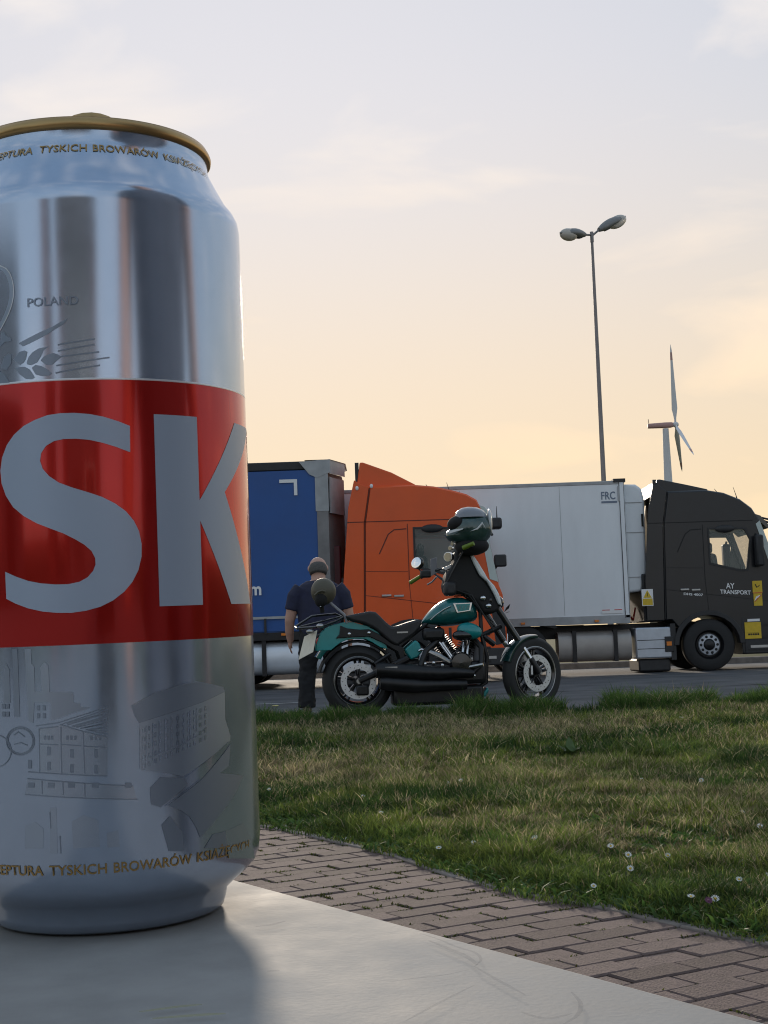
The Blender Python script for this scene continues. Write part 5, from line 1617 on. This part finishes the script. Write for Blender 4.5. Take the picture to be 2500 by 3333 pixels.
# ---- helmets
mat('helmet_green', (0.010, 0.060, 0.050), 0.16, 0.2, coat=0.8, c2=(0.05, 0.10, 0.10), var=0.5, vscale=7)
mat('helmet_white', (0.55, 0.57, 0.58), 0.2, coat=0.6)
mat('visor_smoke', (0.20, 0.21, 0.24), 0.08, coat=0.5)
mat('visor', (0.10, 0.11, 0.12), 0.05, spec=0.8)
mat('helmet_olive', (0.085, 0.075, 0.050), 0.5, var=0.2, vscale=8)
mat('lining', (0.012, 0.012, 0.013), 0.9)
BMW = bike.matrix_basis.copy()
BMW = Matrix.Translation(bike.location) @ Matrix.Rotation(YAW, 4, 'Z')
hp = b3(cC(840, 425), .18)
hw = BMW @ hp
sB = hw.y / F
hl = thing('helmet', 'glossy green, black and white full-face helmet sitting on the handlebar', 'helmet', hw - V((0, 0, .15)))
def H(px, py, lat=0.0):          # crop C pixel -> helmet-local on the plane facing the camera
    p = on_y(*cC(px, py), hw.y - lat)
    return p - hw + V((0, 0, .15))
sh = MB()
cen = H(850, 400)
sh.ell(cen, (.185, .16, .165), 32, 20)
sh.ell(H(760, 470), (.165, .12, .085), 28, 14)
sho = sh.build('shell', 'helmet_green', hl, remesh=.008)
MB().ell(H(700, 345), (.100, .135, .072), 24, 14, R=Matrix.Rotation(R_(-12), 3, 'Y')).build('visor_opening', 'lining', hl, ang=80)
v_ = MB()
rings = []
for k in range(9):
    q = R_(-60 + 15 * k)
    rings.append([H(790, 330) + V((-.155 * math.cos(q) * a_, -.172 * math.sin(q) * a_, z)) for a_, z in ((1.0, -.03), (1.0, .075), (.97, .075), (.97, -.03))])
v_.loft(rings)
MB().loft([[H(835, 232) + V((x * .150 * s_ - .02 * (1 - s_), y * .155 * s_, z)) for x, y in [(math.cos(2 * math.pi * i / 24), math.sin(2 * math.pi * i / 24)) for i in range(24)]] for s_, z in ((1.0, -.045), (.95, -.01), (.80, .02), (.5, .045), (.1, .055))]).build('raised_visor', 'visor_smoke', hl, ang=70)
MB().plate([H(590, 430, .16), H(660, 408, .165), H(760, 395, .16), H(750, 412, .16), H(660, 440, .165), H(600, 460, .16)], (0, 1, 0), .02).build('chin_stripe', 'helmet_white', hl, bevel=.004)
MB().plate([H(830, 430, .165), H(905, 392, .168), H(962, 325, .165), H(1010, 415, .155), H(968, 352, .165), H(915, 408, .168)], (0, 1, 0), .012).build('side_stripe', 'helmet_white', hl, bevel=.003)
MB().ell(H(850, 590), (.155, .135, .085), 24, 14).build('neck_lining', 'lining', hl, ang=80)
MB().ell(H(1040, 330), (.025, .09, .12), 16, 12).build('rear_vent', 'helmet_white', hl, ang=80)

cm = crop(900, 1780, .211)
h2p = b3(cm(725, 700), .0)
h2w = BMW @ h2p
ho2 = thing('helmet', 'dull olive open helmet hung over the backrest of the motorcycle', 'helmet', h2w - V((0, 0, .13)))
def H2(px, py, lat=0.0):
    p = on_y(*cm(px, py), h2w.y - lat)
    return p - h2w + V((0, 0, .13))
sh2 = MB().ell(H2(725, 690), (.114, .105, .122), 32, 20).build('shell', 'helmet_olive', ho2, ang=80)
MB().ell(H2(690, 810, .055), (.060, .065, .072), 24, 14, R=Matrix.Rotation(R_(15), 3, 'Y')).build('opening', 'lining', ho2, ang=80)
MB().tube([H2(595, 745, .118), H2(640, 700, .124), H2(700, 675, .126), H2(755, 690, .12)], .009, 8).build('chin_strap', 'helmet_olive', ho2)
MB().ell(H2(680, 920, .09), (.008, .006, .006), 10, 6).build('strap_buckle', 'chrome', ho2)
MB().tube([H2(690, 900, .03), H2(710, 1010, .01)], .02, 10).build('hanging_strap', 'lining', ho2)

# ================================================================== PERSON
mat('skin', (0.50, 0.29, 0.22), 0.55, var=0.10, vscale=9)
mat('shirt_navy', (0.018, 0.020, 0.048), 0.85, var=0.2, vscale=9, bump=0.4, bscale=25)
mat('trouser_black', (0.010, 0.010, 0.012), 0.85, var=0.2, vscale=8, bump=0.4, bscale=22)
mat('hair_grey', (0.085, 0.077, 0.072), 0.9, var=0.3, vscale=60)
mat('shoe_brown', (0.07, 0.045, 0.032), 0.6, var=0.2)

def person(label, loc, rz, shirt='shirt_navy', trouser='trouser_black'):
    """stands facing +y (away from the camera), 1.70 m, weight on both feet, arms hanging, head bowed"""
    t = thing('person', label, 'person', loc, rz)
    def ell_ring(c, rx, ry, n=20):
        return [V(c) + V((rx * math.cos(2 * math.pi * i / n), ry * math.sin(2 * math.pi * i / n), 0)) for i in range(n)]
    legs = {}
    def torso(b, g=0.0):
        b.loft([ell_ring(c, rx + g, ry + g) for c, rx, ry in (((0, 0, .80), .175, .135), ((0, .0, .90), .195, .15), ((0, .01, 1.0), .215, .165), ((0, .02, 1.12), .225, .165), ((0, .02, 1.24), .225, .15), ((0, .02, 1.34), .215, .135), ((0, .03, 1.41), .185, .115), ((0, .045, 1.455), .11, .085))])
    def arm(b, s, g=0.0, upto=1.0):
        p = [V((s * .165, .02, 1.365)), V((s * .235, .02, 1.28)), V((s * .278, .015, 1.13)), V((s * .305, .03, 1.02)), V((s * .31, .075, .90)), V((s * .305, .12, .79))]
        r = [.085, .082, .066, .056, .050, .036]
        k = 6 if upto >= 1 else 3
        b.tube(p[:k], [q + g for q in r[:k]], 14)
    def leg(b, s, g=0.0):
        fx = s * .155
        b.tube([(s * .095, 0, .86), (s * .115, .01, .66), (s * .135, .02, .48), (fx, .0, .28), (fx, -.01, .085)], [.112 + g, .098 + g, .073 + g, .066 + g, .050 + g], 14)
    bd = MB()
    torso(bd, -.02)
    for s in (-1, 1):
        arm(bd, s, -.004); leg(bd, s, -.018)
        hand = V((s * .308, .13, .76))
        bd.ell(hand, (.022, .042, .052), 12, 8)
        for k in range(4):
            f0 = hand + V((0, -.026 + .018 * k, -.035)); ln_ = (.055, .066, .068, .056)[k]
            bd.tube([f0, f0 + V((-s * .006, .006, -ln_ * .55)), f0 + V((-s * .020, .012, -ln_))], [.010, .009, .0075], 8)
        bd.tube([hand + V((0, .03, .015)), hand + V((-s * .012, .055, -.015)), hand + V((-s * .02, .062, -.045))], [.012, .010, .008], 8)
        bd.ell((s * .155, .06, .035), (.04, .11, .03), 12, 8)
    bd.tube([(0, .045, 1.42), (0, .07, 1.50), (0, .10, 1.55)], [.078, .074, .074], 14)
    Rh = Matrix.Rotation(R_(-22), 3, 'X')
    hc_ = V((0, .10, 1.60))
    bd.ell(hc_, (.092, .108, .116), 20, 14, R=Rh)
    bd.ell(hc_ + Rh @ V((0, .03, -.055)), (.062, .075, .068), 16, 10, R=Rh)
    bd.tube([hc_ + Rh @ V((0, .095, .015)), hc_ + Rh @ V((0, .122, -.025)), hc_ + Rh @ V((0, .098, -.035))], [.010, .016, .010], 8)
    for s in (-1, 1):
        bd.ell(hc_ + Rh @ V((s * .096, -.002, -.012)), (.012, .02, .034), 10, 8, R=Rh)
    bo = bd.build('body', 'skin', t, remesh=.0075)
    sb = MB(); torso(sb, .006)
    for s in (-1, 1): arm(sb, s, .014, .5)
    so2 = sb.build('shirt', shirt, t, remesh=.010)
    tx = bpy.data.textures.new('folds', 'CLOUDS'); tx.noise_scale = .11
    dm = so2.modifiers.new('folds', 'DISPLACE'); dm.texture = tx; dm.strength = .014; dm.mid_level = .5; dm.texture_coords = 'LOCAL'
    tr = MB()
    tr.loft([ell_ring(c, rx, ry) for c, rx, ry in (((0, 0, .76), .17, .13), ((0, 0, .86), .198, .15), ((0, .005, .97), .214, .165))])
    for s in (-1, 1):
        tr.tube([(s * .095, 0, .86), (s * .118, .01, .66), (s * .138, .02, .48), (s * .155, 0, .28), (s * .155, -.005, .07)], [.122, .108, .088, .083, .088], 14)
    tr2 = tr.build('trousers', trouser, t, remesh=.010)
    tx = bpy.data.textures.new('folds', 'CLOUDS'); tx.noise_scale = .08
    dm = tr2.modifiers.new('folds', 'DISPLACE'); dm.texture = tx; dm.strength = .030; dm.mid_level = .5; dm.texture_coords = 'LOCAL'
    for s in (-1, 1):
        sh_ = MB()
        sh_.loft([[V((s * .155 + w_ * math.cos(q), y, max(.0, h_ * .5 + h_ * .52 * math.copysign(abs(math.sin(q)) ** .6, math.sin(q))))) for q in [2 * math.pi * i / 16 for i in range(16)]] for y, w_, h_ in ((-.09, .02, .06), (-.075, .040, .10), (0, .046, .10), (.09, .050, .075), (.15, .045, .055), (.185, .02, .03))])
        sh_.build('shoe', 'shoe_brown', t, ang=60)
    hr = MB()
    hr.ell(hc_ + Rh @ V((0, -.024, -.040)), (.0955, .100, .112), 24, 12, R=Rh, z0=-.45, z1=.78)
    hr.build('hair', 'hair_grey', t, ang=70)
    for s in (-1, 1):
        MB().ell(hc_ + Rh @ V((s * .032, .088, .008)), (.013, .010, .008), 10, 6).build('eye', 'white_paint', t, ang=80)
    MB().box(hc_ + Rh @ V((0, .098, -.068)), (.045, .008, .008), Rh).build('mouth', 'skin', t, bevel=.003)
    return t
mw = on_z(1040, 2316, .04)
ymn = 15.9
mx_ = on_y(1042, 2050, ymn).x
person('man in navy T-shirt and black trousers standing with his back turned', (mx_, ymn, asphalt_z((mx_, ymn))), R_(4)).scale = (1.08, 1.05, 1.0)

# ================================================================== SMALL THINGS
mat('petal', (0.80, 0.80, 0.78), 0.6)
mat('daisy_yellow', (0.65, 0.42, 0.04), 0.7)
mat('stem_green', (0.05, 0.10, 0.02), 0.7)
mat('purple_flower', (0.14, 0.035, 0.09), 0.6)
mat('weed_leaf', (0.065, 0.12, 0.030), 0.5, var=0.3, vscale=20)
mat('scrap_white', (0.75, 0.76, 0.78), 0.5)
mat('leaf_yellow', (0.55, 0.48, 0.16), 0.6)
def daisy(x, y, h, tilt, sc_, pm='petal'):
    b = MB(Matrix.Rotation(tilt, 4, 'X'))
    n = 13
    for k in range(n):
        q = 2 * math.pi * k / n
        d = V((math.cos(q), math.sin(q), .25)); s_ = V((-math.sin(q), math.cos(q), 0)) * .0016
        b._add([d * .003 + V((0, 0, h)), d * .008 + s_ + V((0, 0, h)), d * .0125 + V((0, 0, h + .0004)), d * .008 - s_ + V((0, 0, h))], [(0, 1, 2, 3)])
    o = b.build('daisy' if pm == 'petal' else 'clover_flower', pm, recalc=False)
    MB(Matrix.Rotation(tilt, 4, 'X')).ell((0, 0, h + .001), (.004, .004, .0025), 10, 6).build('flower_centre', 'daisy_yellow' if pm == 'petal' else 'purple_flower', o)
    MB(Matrix.Rotation(tilt, 4, 'X')).tube([(0, 0, -.01), (0, 0, h)], .001, 5).build('stem', 'stem_green', o)
    o.location = (x, y, lawn_z(x, y))
    o.scale = (sc_, sc_, sc_)
    return o
c7 = crop(800, 2200, 1.0247); cG = crop(1400, 2150, .6631); c6 = crop(1600, 2550, .5425)
spots = [c7(*p) for p in ((75, 345), (372, 372), (680, 325), (642, 338), (722, 516), (612, 538), (1152, 518), (1208, 547), (1440, 305), (1572, 412), (1625, 450), (1410, 690), (1335, 546), (1492, 370), (915, 505), (430, 420), (1100, 640), (1560, 620))] + [cG(*p) for p in ((1228, 268), (150, 578), (90, 594), (1320, 545), (1030, 540), (1605, 772), (1525, 715))] + [c6(*p) for p in ((258, 300), (705, 333), (1490, 405), (1645, 485), (820, 465), (1325, 645))]
for i, (px, py) in enumerate(spots):
    p = on_z(px, py, .06)
    z = lawn_z(p.x, p.y); p = on_z(px, py, z + .05)
    o = daisy(p.x, p.y, .046 + random.uniform(-.004, .008), R_(random.uniform(15, 55)), random.uniform(.75, 1.05))
    tag(o, 'small white daisy flowering in the lawn', 'flower', 'daisies in the lawn')
for px, py in (c7(515, 388), c6(1285, 625), c7(1460, 672)):
    p = on_z(px, py, .08)
    o = daisy(p.x, p.y, .05, R_(40), 1.0, 'purple_flower')
    tag(o, 'small purple clover flower among the grass', 'flower', 'purple flowers in the lawn')
# broad-leaved weed
wp = on_z(*cG(690, 470), .09)
wdp = thing('dock_weed', 'broad-leaved dark weed standing up in the middle of the lawn', 'weed', (wp.x, wp.y, lawn_z(wp.x, wp.y)))
for k, (ang, ln_, tl) in enumerate(((95, .12, 80), (160, .10, 45), (20, .09, 40), (250, .09, 30), (320, .10, 35), (200, .08, 60), (60, .08, 55))):
    dv_ = V((math.cos(R_(ang)), math.sin(R_(ang)), 0)); s_ = V((-dv_.y, dv_.x, 0))
    vs_, fs_ = [], []
    for i in range(7):
        f_ = i / 6
        c_ = dv_ * (ln_ * f_ * math.cos(R_(tl))) + V((0, 0, ln_ * f_ * math.sin(R_(tl)) - .04 * f_ * f_ * ln_ / .1 * .3))
        w_ = .022 * math.sin(math.pi * min(1, f_ * .92 + .08)) + .001
        vs_ += [c_ + s_ * w_ + V((0, 0, .006)), c_, c_ - s_ * w_ + V((0, 0, .006))]
    for i in range(6):
        a_ = i * 3
        fs_ += [(a_, a_ + 1, a_ + 4, a_ + 3), (a_ + 1, a_ + 2, a_ + 5, a_ + 4)]
    MB()._add(vs_, fs_).build('leaf', 'weed_leaf', wdp, recalc=False, ang=80)
def scrap(name, px, py, z, w, l, m, label, cat, rz):
    p = on_z(px, py, z)
    b = MB()
    pts = [(math.cos(2 * math.pi * k / 10) * l * (1 + .15 * math.sin(k * 2.3)), math.sin(2 * math.pi * k / 10) * w * (1 + .2 * math.cos(k * 1.7))) for k in range(10)]
    b.loft([[(x, y, .000) for x, y in pts], [(x * 1.02, y * 1.02, .004) for x, y in pts], [(x * .7, y * .6, .009 + .002 * (x > 0)) for x, y in pts]])
    o = b.build(name, m, None, ang=60)
    o.location = (p.x, p.y, z)
    o.rotation_euler = (0, 0, rz)
    return tag(o, label, cat)
scrap('pebble', 1133, 2733, .001, .010, .020, 'scrap_white', 'white pebble lying on the brick path next to the grass', 'pebble', .2)
scrap('pebble', 923, 2694, .001, .007, .017, 'scrap_white', 'small flat white pebble on the brick path beyond the can', 'pebble', -.1)
lf = on_z(896, 2298, .0)
scrap('fallen_leaf', 896, 2298, .006, .05, .045, 'leaf_yellow', 'pale yellow leaf lying on the asphalt near the painted line', 'leaf', .3)

# ================================================================== BEHIND THE CAMERA (seen mirrored in the can)
mat('jacket_grey', (0.075, 0.088, 0.12), 0.9, var=0.2, vscale=6)
mat('render_wall', (0.13, 0.14, 0.155), 0.9, var=0.12, vscale=2)  # colour darkened as if the low sun did not reach the walls
mat('roof_tile', (0.06, 0.055, 0.055), 0.8)
mat('brick_red', (0.12, 0.06, 0.052), 0.9, var=0.2, vscale=5)  # brick darkened too, shade put into its colour
bl_ = thing('added_building', 'unseen low grey building with red brick pillars, added for the can to mirror', 'building', (-.4, -9.0, 0))  # added out of view so the can has a grey wall to reflect
MB().b2((-1.9, -6, 0), (2.4, 0, 3.4)).build('wall', 'render_wall', bl_)
rfb = MB().prism([(-2.2, 3.4), (2.7, 3.4), (2.3, 4.6), (-1.8, 4.6)], -6.5, 0.5).build('roof', 'roof_tile', bl_, bevel=.03)
for x in (-1.7, 2.1):
    MB().b2((x - .22, .02, 0), (x + .22, .42, 3.4)).build('pillar', 'brick_red', bl_, bevel=.02)
for x in (1.2,):
    w_ = MB().b2((x - .6, -.02, 1.0), (x + .6, .03, 2.3)).build('window', 'white_paint', bl_)
    MB().b2((x - .52, .02, 1.08), (x + .52, .04, 2.22)).build('pane', 'glass_dark', w_)
pil = thing('added_pillar', 'unseen tall red brick pillar, added as a reddish streak mirrored in the can', 'pillar', (-3.7, -8.4, 0))  # made up to give the can a reddish streak
MB().b2((-.45, -.45, 0), (.45, .45, 4.0)).build('shaft', 'brick_red', pil, bevel=.02)
MB().b2((-.52, -.52, 4.0), (.52, .52, 4.15)).build('cap', 'kerb', pil, bevel=.02)
kio = thing('kiosk', 'dark grey kiosk with flat roof, unseen, added as a dark streak mirrored in the can', 'kiosk', (-7.4, -4.6, 0), R_(-60))  # unseen dark block, invented for the can's left-hand reflection
MB().b2((-1.7, -1.5, 0), (1.7, 0, 3.0)).build('wall', 'render_wall', kio)
MB().b2((-1.9, -1.7, 3.0), (1.9, .3, 3.25)).build('roof', 'roof_tile', kio, bevel=.02)
kd = MB().b2((-.5, -.02, 0), (.5, .03, 2.1)).build('door', 'black_plastic', kio)
MB().b2((.36, .03, 1.0), (.42, .08, 1.12)).build('door_handle', 'steel', kd)
dr = MB().b2((-.9, -.02, 0), (.3, .04, 2.2)).build('door', 'black_plastic', bl_)
MB().b2((.12, .04, 1.0), (.18, .09, 1.15)).build('door_handle', 'steel', dr)
person('photographer in grey-blue clothes standing at the table behind the camera', (.50, .00, 0), R_(60), 'jacket_grey', 'jacket_grey')

ph = thing('phone', 'black phone held up at the table by the photographer', 'phone', CAM + V((.02, -.022, -.05)))
pho = MB().box((0, 0, 0), (.078, .008, .162)).build('phone_body', 'black_gloss', ph, bevel=.004)
MB().b2((-.034, -.006, -.072), (.034, -.0042, .072)).build('screen', 'glass_dark', ph)
MB().lathe([(0, .0), (.006, 0), (.0065, -.002)], 16, (-.02, .0062, .05)).build('lens', 'glass_dark', pho)
